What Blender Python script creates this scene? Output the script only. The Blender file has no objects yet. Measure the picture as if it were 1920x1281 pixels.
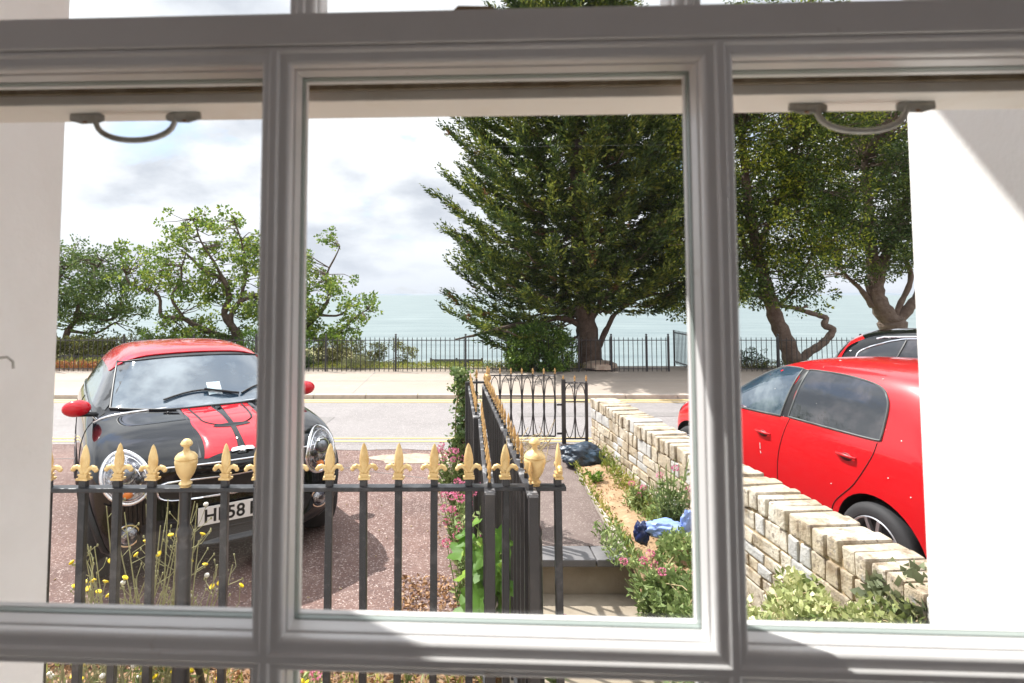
import bpy, bmesh, math, random
import numpy as np
from mathutils import Vector, Matrix, noise
from mathutils.bvhtree import BVHTree
from mathutils.geometry import delaunay_2d_cdt

SC = bpy.context.scene
COL = SC.collection
PI = math.pi
R = math.radians

# ------------------------------------------------------------------ camera
EYE = 1.83
F_PX, PX, PY, PITCH = 1100.0, 860.0, 488.7, 0.05749
cd = bpy.data.cameras.new('camera')
cam = bpy.data.objects.new('camera', cd); COL.objects.link(cam)
cam.location = (0, 0, EYE)
cam.rotation_euler = (PI/2 + PITCH, 0, 0)
cd.sensor_width = 36; cd.lens = 36*F_PX/1920
cd.shift_x = (960-PX)/1920; cd.shift_y = -(640.5-PY)/1920
cd.clip_start = 0.02; cd.clip_end = 60000
cd.dof.use_dof = True; cd.dof.focus_distance = 4.5; cd.dof.aperture_fstop = 8.0
SC.camera = cam

# ------------------------------------------------------------------ sky and sun
SUN = Vector((-.62, .42, 1.0)).normalized()
EL = math.asin(SUN.z); AZ = math.atan2(SUN.x, SUN.y)
w = bpy.data.worlds.new('World'); SC.world = w; w.use_nodes = True
nt = w.node_tree; nt.nodes.clear()
def N(t, **k):
    n = nt.nodes.new(t)
    for a, b in k.items(): setattr(n, a, b)
    return n
out = N('ShaderNodeOutputWorld'); bg = N('ShaderNodeBackground'); bg.inputs['Strength'].default_value = 0.10
sky = N('ShaderNodeTexSky', sky_type='NISHITA'); sky.sun_disc = False
sky.sun_elevation = EL; sky.sun_rotation = AZ; sky.altitude = 20; sky.air_density = 1.0; sky.dust_density = 1.2; sky.ozone_density = 1.5
tc = N('ShaderNodeTexCoord'); sep = N('ShaderNodeSeparateXYZ'); nt.links.new(tc.outputs['Generated'], sep.inputs[0])
# project the direction on a flat cloud deck: (x, y) / (z + 0.12)
ad = N('ShaderNodeMath', operation='ADD'); ad.inputs[1].default_value = 0.34; nt.links.new(sep.outputs['Z'], ad.inputs[0])
mx = N('ShaderNodeMath', operation='MAXIMUM'); mx.inputs[1].default_value = 0.05; nt.links.new(ad.outputs[0], mx.inputs[0])
dx = N('ShaderNodeMath', operation='DIVIDE'); dy = N('ShaderNodeMath', operation='DIVIDE')
nt.links.new(sep.outputs['X'], dx.inputs[0]); nt.links.new(mx.outputs[0], dx.inputs[1])
nt.links.new(sep.outputs['Y'], dy.inputs[0]); nt.links.new(mx.outputs[0], dy.inputs[1])
cmb = N('ShaderNodeCombineXYZ'); nt.links.new(dx.outputs[0], cmb.inputs[0]); nt.links.new(dy.outputs[0], cmb.inputs[1])
cmb.inputs[2].default_value = 3.7
n1 = N('ShaderNodeTexNoise'); n1.inputs['Scale'].default_value = 1.9; n1.inputs['Detail'].default_value = 9; n1.inputs['Roughness'].default_value = 0.56; n1.inputs['Distortion'].default_value = 0.3
nt.links.new(cmb.outputs[0], n1.inputs['Vector'])
cov = N('ShaderNodeValToRGB'); cov.color_ramp.elements[0].position = 0.31; cov.color_ramp.elements[1].position = 0.41
nt.links.new(n1.outputs['Fac'], cov.inputs['Fac'])
off = N('ShaderNodeVectorMath', operation='ADD'); off.inputs[1].default_value = (5.3, 1.7, 2.0); nt.links.new(cmb.outputs[0], off.inputs[0])
n2 = N('ShaderNodeTexNoise'); n2.inputs['Scale'].default_value = 2.6; n2.inputs['Detail'].default_value = 10; n2.inputs['Roughness'].default_value = 0.5
nt.links.new(off.outputs[0], n2.inputs['Vector'])
ccol = N('ShaderNodeValToRGB'); e = ccol.color_ramp.elements
e[0].position = 0.36; e[0].color = (3.85, 4.05, 4.5, 1); e[1].position = 0.56; e[1].color = (6.6, 6.7, 6.9, 1)
nt.links.new(n2.outputs['Fac'], ccol.inputs['Fac'])
mix = N('ShaderNodeMix', data_type='RGBA'); nt.links.new(cov.outputs['Color'], mix.inputs[0])
nt.links.new(sky.outputs[0], mix.inputs[6]); nt.links.new(ccol.outputs['Color'], mix.inputs[7])
hz = N('ShaderNodeMapRange'); hz.inputs['From Min'].default_value = .0; hz.inputs['From Max'].default_value = .16; hz.inputs['To Min'].default_value = .8; hz.inputs['To Max'].default_value = 0; nt.links.new(sep.outputs['Z'], hz.inputs['Value'])
mix2 = N('ShaderNodeMix', data_type='RGBA'); nt.links.new(hz.outputs[0], mix2.inputs[0]); nt.links.new(mix.outputs[2], mix2.inputs[6]); mix2.inputs[7].default_value = (4.15, 4.4, 4.95, 1)
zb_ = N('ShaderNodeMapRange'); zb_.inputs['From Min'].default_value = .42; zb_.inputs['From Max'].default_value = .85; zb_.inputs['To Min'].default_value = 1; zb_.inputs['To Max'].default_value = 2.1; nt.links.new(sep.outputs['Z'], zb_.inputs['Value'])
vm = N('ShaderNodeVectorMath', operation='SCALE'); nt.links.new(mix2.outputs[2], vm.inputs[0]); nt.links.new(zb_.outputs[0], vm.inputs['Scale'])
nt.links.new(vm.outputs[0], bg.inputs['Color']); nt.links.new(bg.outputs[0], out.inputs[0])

sl = bpy.data.lights.new('sun', 'SUN'); sl.energy = 4.2; sl.angle = R(0.53); sl.color = (1.0, 0.965, 0.92)
so = bpy.data.objects.new('sun', sl); COL.objects.link(so)
so.rotation_euler = (-SUN).to_track_quat('-Z', 'Y').to_euler(); so.location = (-20, 20, 30)
SC.view_settings.view_transform = 'Standard'; SC.view_settings.look = 'None'
SC.view_settings.exposure = 0.98; SC.view_settings.gamma = 1.0
SC.cycles.max_bounces = 9; SC.cycles.diffuse_bounces = 6; SC.cycles.transparent_max_bounces = 24; SC.cycles.caustics_reflective = False; SC.cycles.caustics_refractive = False

# ------------------------------------------------------------------ helpers
def ray(u, v):
    xc = (u-PX)/F_PX; yc = -(v-PY)/F_PX
    return Vector((xc, math.cos(PITCH)-math.sin(PITCH)*yc, math.sin(PITCH)+math.cos(PITCH)*yc))
def at(u, v, z=0.0):                       # point of the photograph on the level z
    d = ray(u, v); return Vector((0, 0, EYE)) + d*((z-EYE)/d.z)
def atY(u, v, Y):                          # point of the photograph at distance Y
    d = ray(u, v); return Vector((0, 0, EYE)) + d*(Y/d.y)

class MB:
    def __init__(s): s.v = []; s.f = []
    def add(s, vs, fs):
        o = len(s.v); s.v += [tuple(p) for p in vs]; s.f += [tuple(i+o for i in f) for f in fs]; return s
    def box(s, c, d, rz=0, M=None, bev=0):
        x, y, z = d[0]/2, d[1]/2, d[2]/2
        vs = [Vector((sx*x, sy*y, sz*z)) for sz in (-1, 1) for sy in (-1, 1) for sx in (-1, 1)]
        if M is None: M = Matrix.Rotation(rz, 3, 'Z')
        return s.add([Vector(c)+M @ q for q in vs], [(0,2,3,1),(4,5,7,6),(0,1,5,4),(2,6,7,3),(0,4,6,2),(1,3,7,5)])
    def bar(s, a, b, wd, ht, up=(0,0,1)):
        a, b = Vector(a), Vector(b); d = (b-a); L = d.length; d.normalize()
        u = Vector(up); sd = d.cross(u)
        if sd.length < 1e-4: sd = d.cross(Vector((1,0,0)))
        sd.normalize(); u = sd.cross(d)
        M = Matrix((sd, d, u)).transposed()
        return s.box((a+b)/2, (wd, L, ht), M=M)
    def tube(s, pts, rad, n=8, cap=True, sx=1.0):
        pts = [Vector(p) for p in pts]; m = len(pts)
        if not hasattr(rad, '__len__'): rad = [rad]*m
        ref = None; vs = []
        for i, p in enumerate(pts):
            t = (pts[min(i+1, m-1)]-pts[max(i-1, 0)])
            if t.length < 1e-9: t = Vector((0,0,1))
            t.normalize()
            if ref is None:
                ref = Vector((0,0,1)) if abs(t.z) < .9 else Vector((1,0,0))
            a = (ref - t*ref.dot(t))
            if a.length < 1e-5: a = t.orthogonal()
            a.normalize(); b = t.cross(a); ref = a
            for k in range(n):
                an = 2*PI*k/n; vs.append(p + a*math.cos(an)*rad[i] + b*math.sin(an)*rad[i]*sx)
        fs = [(i*n+k, i*n+(k+1)%n, (i+1)*n+(k+1)%n, (i+1)*n+k) for i in range(m-1) for k in range(n)]
        if cap: fs += [tuple(range(n-1, -1, -1)), tuple((m-1)*n+k for k in range(n))]
        return s.add(vs, fs)
    def lathe(s, prof, c=(0,0,0), n=16, M=None, sy=1.0, cap=True):
        c = Vector(c); vs = []
        for r, z in prof:
            for k in range(n):
                a = 2*PI*k/n; q = Vector((r*math.cos(a), r*sy*math.sin(a), z)); vs.append(c + (M @ q if M else q))
        m = len(prof)
        fs = [(i*n+k, i*n+(k+1)%n, (i+1)*n+(k+1)%n, (i+1)*n+k) for i in range(m-1) for k in range(n)]
        if cap and prof[0][0] > 1e-6: fs.append(tuple(range(n-1, -1, -1)))
        if cap and prof[-1][0] > 1e-6: fs.append(tuple((m-1)*n+k for k in range(n)))
        return s.add(vs, fs)
    def ball(s, c, r, n=10, m=7):
        if not hasattr(r, '__len__'): r = (r, r, r)
        pr = [(max(math.sin(PI*i/m), 0.001), -math.cos(PI*i/m)) for i in range(m+1)]
        return s.lathe(pr, c, n, Matrix.Diagonal(r))
    def prism(s, poly, y0, y1, axis='y'):      # poly in (x, z), extruded in y
        n = len(poly)
        if axis == 'y': vs = [(p[0], y0, p[1]) for p in poly] + [(p[0], y1, p[1]) for p in poly]
        elif axis == 'z': vs = [(p[0], p[1], y0) for p in poly] + [(p[0], p[1], y1) for p in poly]
        else: vs = [(y0, p[0], p[1]) for p in poly] + [(y1, p[0], p[1]) for p in poly]
        return s.add(vs, [tuple(range(n)), tuple(range(2*n-1, n-1, -1))] + [(i, i+n, (i+1)%n+n, (i+1)%n) for i in range(n)])
    def mesh(s, name, mat=None, smooth=None, bev=0, fix=True):
        me = bpy.data.meshes.new(name); me.from_pydata(s.v, [], s.f)
        if fix or bev:
            bm = bmesh.new(); bm.from_mesh(me)
            bmesh.ops.recalc_face_normals(bm, faces=bm.faces)
            if bev: bmesh.ops.bevel(bm, geom=list(bm.edges), offset=bev, segments=2, affect='EDGES', profile=.6, clamp_overlap=True)
            bm.to_mesh(me); bm.free()
        if smooth is not None:
            me.shade_smooth()
            if smooth < 180: me.set_sharp_from_angle(angle=R(smooth))
        if mat: me.materials.append(mat)
        return me
def link(name, me, parent=None, loc=None, rot=None):
    o = bpy.data.objects.new(name, me); COL.objects.link(o)
    if parent: o.parent = parent
    if loc is not None: o.location = loc
    if rot is not None: o.rotation_euler = rot
    return o
def part(name, mb, mat, parent, smooth=None, bev=0, loc=None, rot=None, label=None):
    o = link(name, mb.mesh(name, mat, smooth, bev), parent, loc, rot)
    if label: o['label'] = label
    return o
def tag(o, label, cat, group=None):
    o['label'] = label; o['category'] = cat
    if group: o['group'] = group
    return o
def thing(name, label, cat, loc=(0,0,0), rz=0, group=None):
    o = bpy.data.objects.new(name, None); COL.objects.link(o); o.empty_display_size = .1
    o.location = loc; o.rotation_euler = (0, 0, rz)
    return tag(o, label, cat, group)
def struct(name, mb, mat, smooth=None, kind='structure', bev=0):
    o = link(name, mb.mesh(name, mat, smooth, bev)); o['kind'] = kind; return o

def quads_mesh(name, V, mat, per=4, smooth=False):      # V: (n*per, 3) array, one face per `per` vertices
    V = np.asarray(V, dtype=np.float32); n = len(V)//per
    me = bpy.data.meshes.new(name)
    me.vertices.add(n*per); me.vertices.foreach_set('co', V.ravel())
    me.loops.add(n*per); me.loops.foreach_set('vertex_index', np.arange(n*per, dtype=np.int32))
    me.polygons.add(n); me.polygons.foreach_set('loop_start', np.arange(0, n*per, per, dtype=np.int32))
    me.polygons.foreach_set('loop_total', np.full(n, per, dtype=np.int32))
    me.update(calc_edges=True)
    if mat: me.materials.append(mat)
    return me

def leaf_quads(P, D, L, W, rng, curl=0.25):
    """rhombic leaf faces: base P, direction D, length L, width W"""
    P = np.asarray(P, float); D = np.asarray(D, float); n = len(P)
    D = D/np.maximum(np.linalg.norm(D, axis=1, keepdims=True), 1e-6)
    r = rng.normal(size=(n, 3)); S = np.cross(D, r); S /= np.maximum(np.linalg.norm(S, axis=1, keepdims=True), 1e-6)
    U = np.cross(S, D)
    L = np.broadcast_to(np.asarray(L, float), (n,))[:, None]; W = np.broadcast_to(np.asarray(W, float), (n,))[:, None]
    a = P; b = P + D*L*.45 + S*W*.5 + U*W*curl; c = P + D*L - U*L*.12; d = P + D*L*.45 - S*W*.5 + U*W*curl
    return np.stack([a, b, c, d], 1).reshape(-1, 3)

# ------------------------------------------------------------------ materials
MATS = {}
def mat(name, col, rough=.6, metal=0.0, var=None, bump=None, spec=None, coat=0.0, speck=None, coord='Object', alpha=None):
    """var=(colour2, scale, lo, hi) mottles; speck=(colour, scale, threshold) adds grains; bump=(scale, strength[, distance])"""
    m = bpy.data.materials.new(name); m.use_nodes = True; t = m.node_tree; b = t.nodes['Principled BSDF']
    b.inputs['Roughness'].default_value = rough; b.inputs['Metallic'].default_value = metal
    b.inputs['Base Color'].default_value = (*col, 1)
    if spec is not None: b.inputs['Specular IOR Level'].default_value = spec
    if coat: b.inputs['Coat Weight'].default_value = coat; b.inputs['Coat Roughness'].default_value = 0.03
    src = None
    tcn = t.nodes.new('ShaderNodeTexCoord'); vec = tcn.outputs['Object' if coord == 'World' else coord]
    if coord == 'World':
        g = t.nodes.new('ShaderNodeNewGeometry'); vec = g.outputs['Position']
    def noise_(scale, detail=5, rough_=.6):
        n = t.nodes.new('ShaderNodeTexNoise'); n.inputs['Scale'].default_value = scale; n.inputs['Detail'].default_value = detail
        n.inputs['Roughness'].default_value = rough_; t.links.new(vec, n.inputs['Vector']); return n
    cur = None
    if var:
        vs = var if isinstance(var[0][0], (tuple, list)) else [var]
        for c2, sc, lo, hi in vs:
            n = noise_(sc); rp = t.nodes.new('ShaderNodeValToRGB'); rp.color_ramp.elements[0].position = lo; rp.color_ramp.elements[1].position = hi
            t.links.new(n.outputs['Fac'], rp.inputs['Fac'])
            mxn = t.nodes.new('ShaderNodeMix'); mxn.data_type = 'RGBA'; t.links.new(rp.outputs['Color'], mxn.inputs[0])
            if cur: t.links.new(cur, mxn.inputs[6])
            else: mxn.inputs[6].default_value = (*col, 1)
            mxn.inputs[7].default_value = (*c2, 1); cur = mxn.outputs[2]
    if speck:
        for c2, sc, th in (speck if isinstance(speck[0][0], (tuple, list)) else [speck]):
            vn = t.nodes.new('ShaderNodeTexVoronoi'); vn.inputs['Scale'].default_value = sc; t.links.new(vec, vn.inputs['Vector'])
            sp = t.nodes.new('ShaderNodeSeparateColor'); t.links.new(vn.outputs['Color'], sp.inputs[0])
            rp = t.nodes.new('ShaderNodeValToRGB'); rp.color_ramp.elements[0].position = th; rp.color_ramp.elements[1].position = min(1, th+.15)
            t.links.new(sp.outputs[0], rp.inputs['Fac'])
            mxn = t.nodes.new('ShaderNodeMix'); mxn.data_type = 'RGBA'; t.links.new(rp.outputs['Color'], mxn.inputs[0])
            if cur: t.links.new(cur, mxn.inputs[6])
            else: mxn.inputs[6].default_value = (*col, 1)
            mxn.inputs[7].default_value = (*c2, 1); cur = mxn.outputs[2]
    if cur: t.links.new(cur, b.inputs['Base Color'])
    if bump:
        n = noise_(bump[0], 6); bp = t.nodes.new('ShaderNodeBump'); bp.inputs['Strength'].default_value = bump[1]
        bp.inputs['Distance'].default_value = bump[2] if len(bump) > 2 else .01
        t.links.new(n.outputs['Fac'], bp.inputs['Height']); t.links.new(bp.outputs['Normal'], b.inputs['Normal'])
    return m
def foliage(name, c1, c2, c3=None, trans=.3, clump=1.2, rough=.5, dead=None):
    """leaf material: colour varies per leaf and per clump, some light passes through"""
    m = bpy.data.materials.new(name); m.use_nodes = True; t = m.node_tree; b = t.nodes['Principled BSDF']; o = t.nodes['Material Output']
    b.inputs['Roughness'].default_value = rough; b.inputs['Specular IOR Level'].default_value = .35
    g = t.nodes.new('ShaderNodeNewGeometry')
    n = t.nodes.new('ShaderNodeTexNoise'); n.inputs['Scale'].default_value = clump; n.inputs['Detail'].default_value = 3
    t.links.new(g.outputs['Position'], n.inputs['Vector'])
    ma = t.nodes.new('ShaderNodeMath'); ma.operation = 'MULTIPLY_ADD'; ma.inputs[1].default_value = .45
    t.links.new(g.outputs['Random Per Island'], ma.inputs[0]); t.links.new(n.outputs['Fac'], ma.inputs[2])
    rp = t.nodes.new('ShaderNodeValToRGB'); el = rp.color_ramp.elements
    el[0].position = .40; el[0].color = (*c1, 1); el[1].position = .95; el[1].color = (*c2, 1)
    if c3:
        q = el.new(.78); q.color = (*c3, 1)
    t.links.new(ma.outputs[0], rp.inputs['Fac']); colr = rp.outputs['Color']
    if dead:
        n2_ = t.nodes.new('ShaderNodeTexNoise'); n2_.inputs['Scale'].default_value = 2.3; n2_.inputs['Detail'].default_value = 1
        t.links.new(g.outputs['Position'], n2_.inputs['Vector'])
        r2 = t.nodes.new('ShaderNodeValToRGB'); r2.color_ramp.elements[0].position = .70; r2.color_ramp.elements[1].position = .74
        t.links.new(n2_.outputs['Fac'], r2.inputs['Fac'])
        mm = t.nodes.new('ShaderNodeMix'); mm.data_type = 'RGBA'; t.links.new(r2.outputs['Color'], mm.inputs[0]); t.links.new(colr, mm.inputs[6]); mm.inputs[7].default_value = (*dead, 1); colr = mm.outputs[2]
    t.links.new(colr, b.inputs['Base Color'])
    tr = t.nodes.new('ShaderNodeBsdfTranslucent'); t.links.new(colr, tr.inputs['Color'])
    ms = t.nodes.new('ShaderNodeMixShader'); ms.inputs[0].default_value = trans
    t.links.new(b.outputs[0], ms.inputs[1]); t.links.new(tr.outputs[0], ms.inputs[2]); t.links.new(ms.outputs[0], o.inputs['Surface'])
    return m
def pane_glass(name, refl=.06, tint=(1,1,1), smear=0.0):
    m = bpy.data.materials.new(name); m.use_nodes = True; t = m.node_tree; o = t.nodes['Material Output']; t.nodes.remove(t.nodes['Principled BSDF'])
    tr = t.nodes.new('ShaderNodeBsdfTransparent'); tr.inputs['Color'].default_value = (*tint, 1)
    gl = t.nodes.new('ShaderNodeBsdfGlossy'); gl.inputs['Roughness'].default_value = .0; gl.inputs['Color'].default_value = (1,1,1,1)
    lw = t.nodes.new('ShaderNodeLayerWeight'); lw.inputs['Blend'].default_value = .5
    pw = t.nodes.new('ShaderNodeMath'); pw.operation = 'POWER'; pw.inputs[1].default_value = 4.5; t.links.new(lw.outputs['Facing'], pw.inputs[0])
    sc = t.nodes.new('ShaderNodeMath'); sc.operation = 'MULTIPLY_ADD'; sc.inputs[1].default_value = .9; sc.inputs[2].default_value = refl
    t.links.new(pw.outputs[0], sc.inputs[0])
    mi = t.nodes.new('ShaderNodeMath'); mi.operation = 'MINIMUM'; mi.inputs[1].default_value = .9; t.links.new(sc.outputs[0], mi.inputs[0])
    ms = t.nodes.new('ShaderNodeMixShader'); t.links.new(mi.outputs[0], ms.inputs[0]); t.links.new(tr.outputs[0], ms.inputs[1]); t.links.new(gl.outputs[0], ms.inputs[2])
    fin = ms.outputs[0]
    if smear:
        df = t.nodes.new('ShaderNodeBsdfDiffuse'); df.inputs['Color'].default_value = (.8, .8, .8, 1)
        g = t.nodes.new('ShaderNodeNewGeometry'); n = t.nodes.new('ShaderNodeTexNoise'); n.inputs['Scale'].default_value = 5; n.inputs['Detail'].default_value = 4
        t.links.new(g.outputs['Position'], n.inputs['Vector'])
        rp = t.nodes.new('ShaderNodeValToRGB'); rp.color_ramp.elements[0].position = .35; rp.color_ramp.elements[1].position = .8
        rp.color_ramp.elements[1].color = (smear, smear, smear, 1); t.links.new(n.outputs['Fac'], rp.inputs['Fac'])
        m2 = t.nodes.new('ShaderNodeMixShader'); t.links.new(rp.outputs['Color'], m2.inputs[0]); t.links.new(fin, m2.inputs[1]); t.links.new(df.outputs[0], m2.inputs[2]); fin = m2.outputs[0]
    t.links.new(fin, o.inputs['Surface']); return m

M_TARMAC = mat('red tarmac', (.170, .100, .083), .9, var=[((.110, .066, .058), 1.3, .38, .70), ((.23, .155, .135), 4.5, .50, .85)], speck=[((.46, .37, .335), 130, .82), ((.10, .06, .055), 110, .82)], bump=(160, .5, .006), coord='World')
M_ROAD = mat('worn asphalt', (.245, .225, .222), .9, var=[((.195, .178, .175), 1.1, .35, .8), ((.29, .265, .26), 6, .5, .9)], speck=((.36, .33, .32), 95, .82), bump=(140, .35, .004), coord='World')
M_PAVE = mat('pavement surface', (.365, .305, .255), .9, var=[((.31, .255, .21), .8, .3, .8), ((.43, .37, .32), 5, .55, .9)], speck=((.34, .28, .24), 70, .85), bump=(90, .3, .004), coord='World')
M_KERB = mat('kerb stone', (.50, .43, .37), .85, var=((.36, .31, .27), 9, .4, .8), bump=(60, .3, .004), coord='World')
M_YELLOW = mat('faded yellow paint', (.62, .46, .20), .8, var=((.40, .33, .24), 18, .45, .75), bump=(90, .3, .002), coord='World')
M_PATH = mat('brown path surface', (.125, .090, .080), .9, var=((.19, .145, .13), 3, .4, .8), speck=((.28, .23, .20), 120, .82), bump=(140, .5, .005), coord='World')
M_SLAB = mat('blue grey slab', (.12, .115, .12), .8, var=((.20, .19, .19), 6, .4, .8), bump=(50, .4, .004), coord='World')
M_STEP = mat('worn concrete step', (.33, .275, .21), .9, var=((.22, .18, .13), 4, .35, .75), bump=(60, .5, .006), coord='World')
M_SOIL = mat('dry soil', (.42, .27, .155), .95, var=[((.28, .18, .10), 3, .35, .75), ((.52, .38, .25), 14, .5, .8)], bump=(30, .9, .02), coord='World')
M_LITTER = mat('dry litter soil', (.33, .21, .13), .95, var=[((.22, .14, .09), 5, .3, .7), ((.45, .31, .20), 20, .5, .8)], bump=(40, 1, .02), coord='World')
M_GRASS = mat('rough clifftop ground', (.16, .17, .06), .95, var=((.30, .25, .12), 1.5, .35, .7), bump=(12, 1, .05), coord='World')
M_PLASTER = mat('white painted render', (.88, .875, .865), .85, var=((.76, .745, .72), 5, .45, .9), bump=(130, .28, .003), coord='World')
M_FRAME = mat('painted sash wood', (.80, .79, .785), .28, var=[((.70, .68, .665), 6, .5, .9), ((.50, .43, .36), 30, .68, .78)], bump=(55, .12, .002), coord='World')
M_CREAM = mat('cream exterior paint', (.88, .84, .78), .6, var=((.76, .68, .57), 14, .55, .9), bump=(40, .25, .002), coord='World')
M_GASKET = mat('grey green bead', (.30, .35, .33), .4, coord='World')
M_DIRT = mat('dirty brown sash edge', (.22, .16, .09), .9, var=((.38, .31, .22), 40, .4, .7), coord='World')
M_ROOM = mat('room wall paint', (.62, .625, .65), .9)
M_FLOORB = mat('floor boards', (.36, .32, .28), .5)
M_HANDLE = mat('tarnished metal', (.50, .49, .46), .5, .35, var=((.30, .27, .22), 60, .4, .7), bump=(120, .3, .001))
M_BLACKP = mat('black gloss paint', (.022, .024, .029), .34, var=[((.075, .075, .08), 22, .52, .72), ((.16, .09, .05), 60, .72, .78)], bump=(38, .6, .003), coord='World')
M_GOLD = mat('gold paint', (.80, .60, .29), .40, .2, var=[((.62, .41, .16), 22, .42, .7), ((.25, .16, .07), 75, .66, .74)], bump=(60, .35, .002), coord='World')
M_GOLDW = mat('worn gold paint', (.62, .38, .14), .5, .2, var=((.24, .15, .08), 50, .45, .7), bump=(80, .4, .002), coord='World')
M_IRON = mat('weathered black railing', (.035, .034, .037), .5, var=((.08, .075, .07), 6, .5, .8), coord='World')
M_BARK = mat('dark bark', (.085, .06, .045), .95, var=((.17, .125, .095), 9, .4, .75), bump=(22, 1, .03), coord='World')
M_BARK2 = mat('brown bark', (.15, .105, .08), .95, var=((.26, .20, .16), 7, .4, .75), bump=(18, 1, .03), coord='World')
M_STEM = mat('green stem', (.20, .26, .09), .7)
M_DRYSTEM = mat('dry stem', (.40, .31, .17), .8)
# ================================================================== ground, road, sea
rng = np.random.default_rng(7); random.seed(11)
WALL_A, WALL_B = Vector((1.545, 6.95)), Vector((1.905, 2.20))       # inner face of the brick wall, far and near end
STEP_Y = 4.16
KERB_Y = 10.43; FENCE_Y = 13.6; ROAD_Y = 7.30

def sheet(x0, x1, y0, y1, z, sx=None):
    m = MB(); m.add([(x0,y0,z),(x1,y0,z),(x1,y1,z),(x0,y1,z)], [(0,1,2,3)]); return m
struct('ground', sheet(-60, 70, -30, 15.3, -.45), M_LITTER)
# driveway: a slab of red tarmac, from the road to the planting bed below the window
m = MB(); m.prism([(-30, 3.02), (.16, 3.02), (.16, 7.30), (-30, 7.30)], -.45, 0.0, 'z'); struct('driveway', m, M_TARMAC)
# rough patches and cracks of the drive edge
m = MB(); m.prism([(-30, ROAD_Y), (60, ROAD_Y), (60, KERB_Y), (-30, KERB_Y)], -.45, -.004, 'z'); struct('road', m, M_ROAD)
m = MB()
m.prism([(-30, KERB_Y+.14), (60, KERB_Y+.14), (60, 14.6), (-30, 14.6)], -.45, .062, 'z'); struct('pavement', m, M_PAVE)
m = MB(); x = -30.0
while x < 40:
    m.box((x+.455, KERB_Y+.065, -.18), (.905, .13, .49)); x += .915
struct('kerb', m, M_KERB, bev=.008)
# slab joints in the pavement
m = MB()
for x in (-6.3, -1.9, 2.2, 6.9): m.box((x, 12.05, .0632), (.014, 2.9, .003))
m.box((0, 12.1, .0636), (60, .010, .003)); struct('pavement_joint_lines', m, M_ROAD)
for nm, y, wd in (('near', 7.44, .06), ('near', 7.60, .06), ('far', 10.10, .07), ('far', 10.30, .14)):
    m = MB(); m.box((10, y, .0005), (80, wd, .003)); struct('yellow_line', m, M_YELLOW)
# concrete skirt between drive and road with broken edge
m = MB(); prm = [(-4.4, 7.27)]
for i in range(40):
    x = -4.4+i*.118; prm.append((x, 7.02+.07*noise.noise((x*2.1, 3, 1))+.03*noise.noise((x*9, 1, 1))))
m.prism(prm+[(.2, 7.27)], .001, .004, 'z'); struct('drive_edge_patch', m, M_ROAD)
M_PATCH = mat('broken concrete', (.50, .40, .31), .95, var=((.34, .24, .19), 8, .4, .7), bump=(40, 1, .02), coord='World')
m = MB(); c0 = at(770, 860, 0); pts = []
for k in range(26):
    a = 2*PI*k/26; r = .26+.12*noise.noise((math.cos(a)*2, math.sin(a)*2, 4)); pts.append((c0.x+.1+math.cos(a)*r*2.2, c0.y+math.sin(a)*r*.8))
m.prism(pts, .001, .005, 'z'); struct('drive_repair_patch', m, M_PATCH)
# path, steps, bed
XL = .20
def wx(y): t = (WALL_A.y-y)/(WALL_A.y-WALL_B.y); return WALL_A.x+(WALL_B.x-WALL_A.x)*t
m = MB(); m.prism([(XL, STEP_Y+.22), (1.14, STEP_Y+.22), (1.22, 6.5), (1.24, 7.30), (XL, 7.30)], -.45, .004, 'z'); struct('path', m, M_PATH)
m = MB(); m.prism([(1.155, STEP_Y+.1), (1.195, STEP_Y+.1), (1.262, 6.5), (1.225, 6.5)], -.2, .03, 'z'); struct('path_edging', m, M_KERB)
m = MB(); nx, ny = 14, 40; vs = []
for j in range(ny+1):
    y = 2.0+(7.0-2.0)*j/ny; base = .03 if y > STEP_Y+.3 else .03-.42*min(1, (STEP_Y+.3-y)/1.6)
    x0 = 1.19+.03*max(0, min(1, (y-4.3)/2.2)); x1 = wx(y)+.02
    for i in range(nx+1):
        x = x0+(x1-x0)*i/nx; vs.append((x, y, base+.05*noise.noise((x*4, y*4, 0))+.02*noise.noise((x*15, y*15, 0))+.03*(i/nx)))
m.add(vs, [(j*(nx+1)+i, j*(nx+1)+i+1, (j+1)*(nx+1)+i+1, (j+1)*(nx+1)+i) for j in range(ny) for i in range(nx)])
struct('soil_bed', m, M_SOIL, smooth=180)
m = MB(); w_ = (1.20-XL)/4
for i in range(4): m.box((XL+w_*(i+.5), STEP_Y+.105, -.02), (w_-.008, .23, .05))
struct('step_nosing', m, M_SLAB, bev=.008)
m = MB(); m.box((.78, STEP_Y+.17, -.25), (1.2, .24, .405)); m.box((.80, STEP_Y-.15, -.345), (1.3, .40, .19))
m.box((.82, STEP_Y-.55, -.44), (1.36, .42, .16)); m.box((.85, STEP_Y-.95, -.60), (1.5, .42, .22)); struct('steps', m, M_STEP, bev=.012)
# planting bed between the window and the drive
m = MB(); nx, ny = 60, 18; vs = []
for j in range(ny+1):
    for i in range(nx+1):
        x = -3.2+3.42*i/nx; y = 1.35+1.72*j/ny
        vs.append((x, y, -.02+.03*noise.noise((x*3, y*3, 2))+.015*noise.noise((x*14, y*14, 5)) + (.012 if j < ny else -.03)))
m.add(vs, [(j*(nx+1)+i, j*(nx+1)+i+1, (j+1)*(nx+1)+i+1, (j+1)*(nx+1)+i) for j in range(ny) for i in range(nx)])
struct('planting_bed', m, M_LITTER, smooth=180)
m = MB(); m.prism([(2.0, 1.0), (30, 1.0), (30, 7.2), (wx(7)+.24, 7.2)], -.44, -.29, 'z'); struct('forecourt', m, M_TARMAC)
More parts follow.
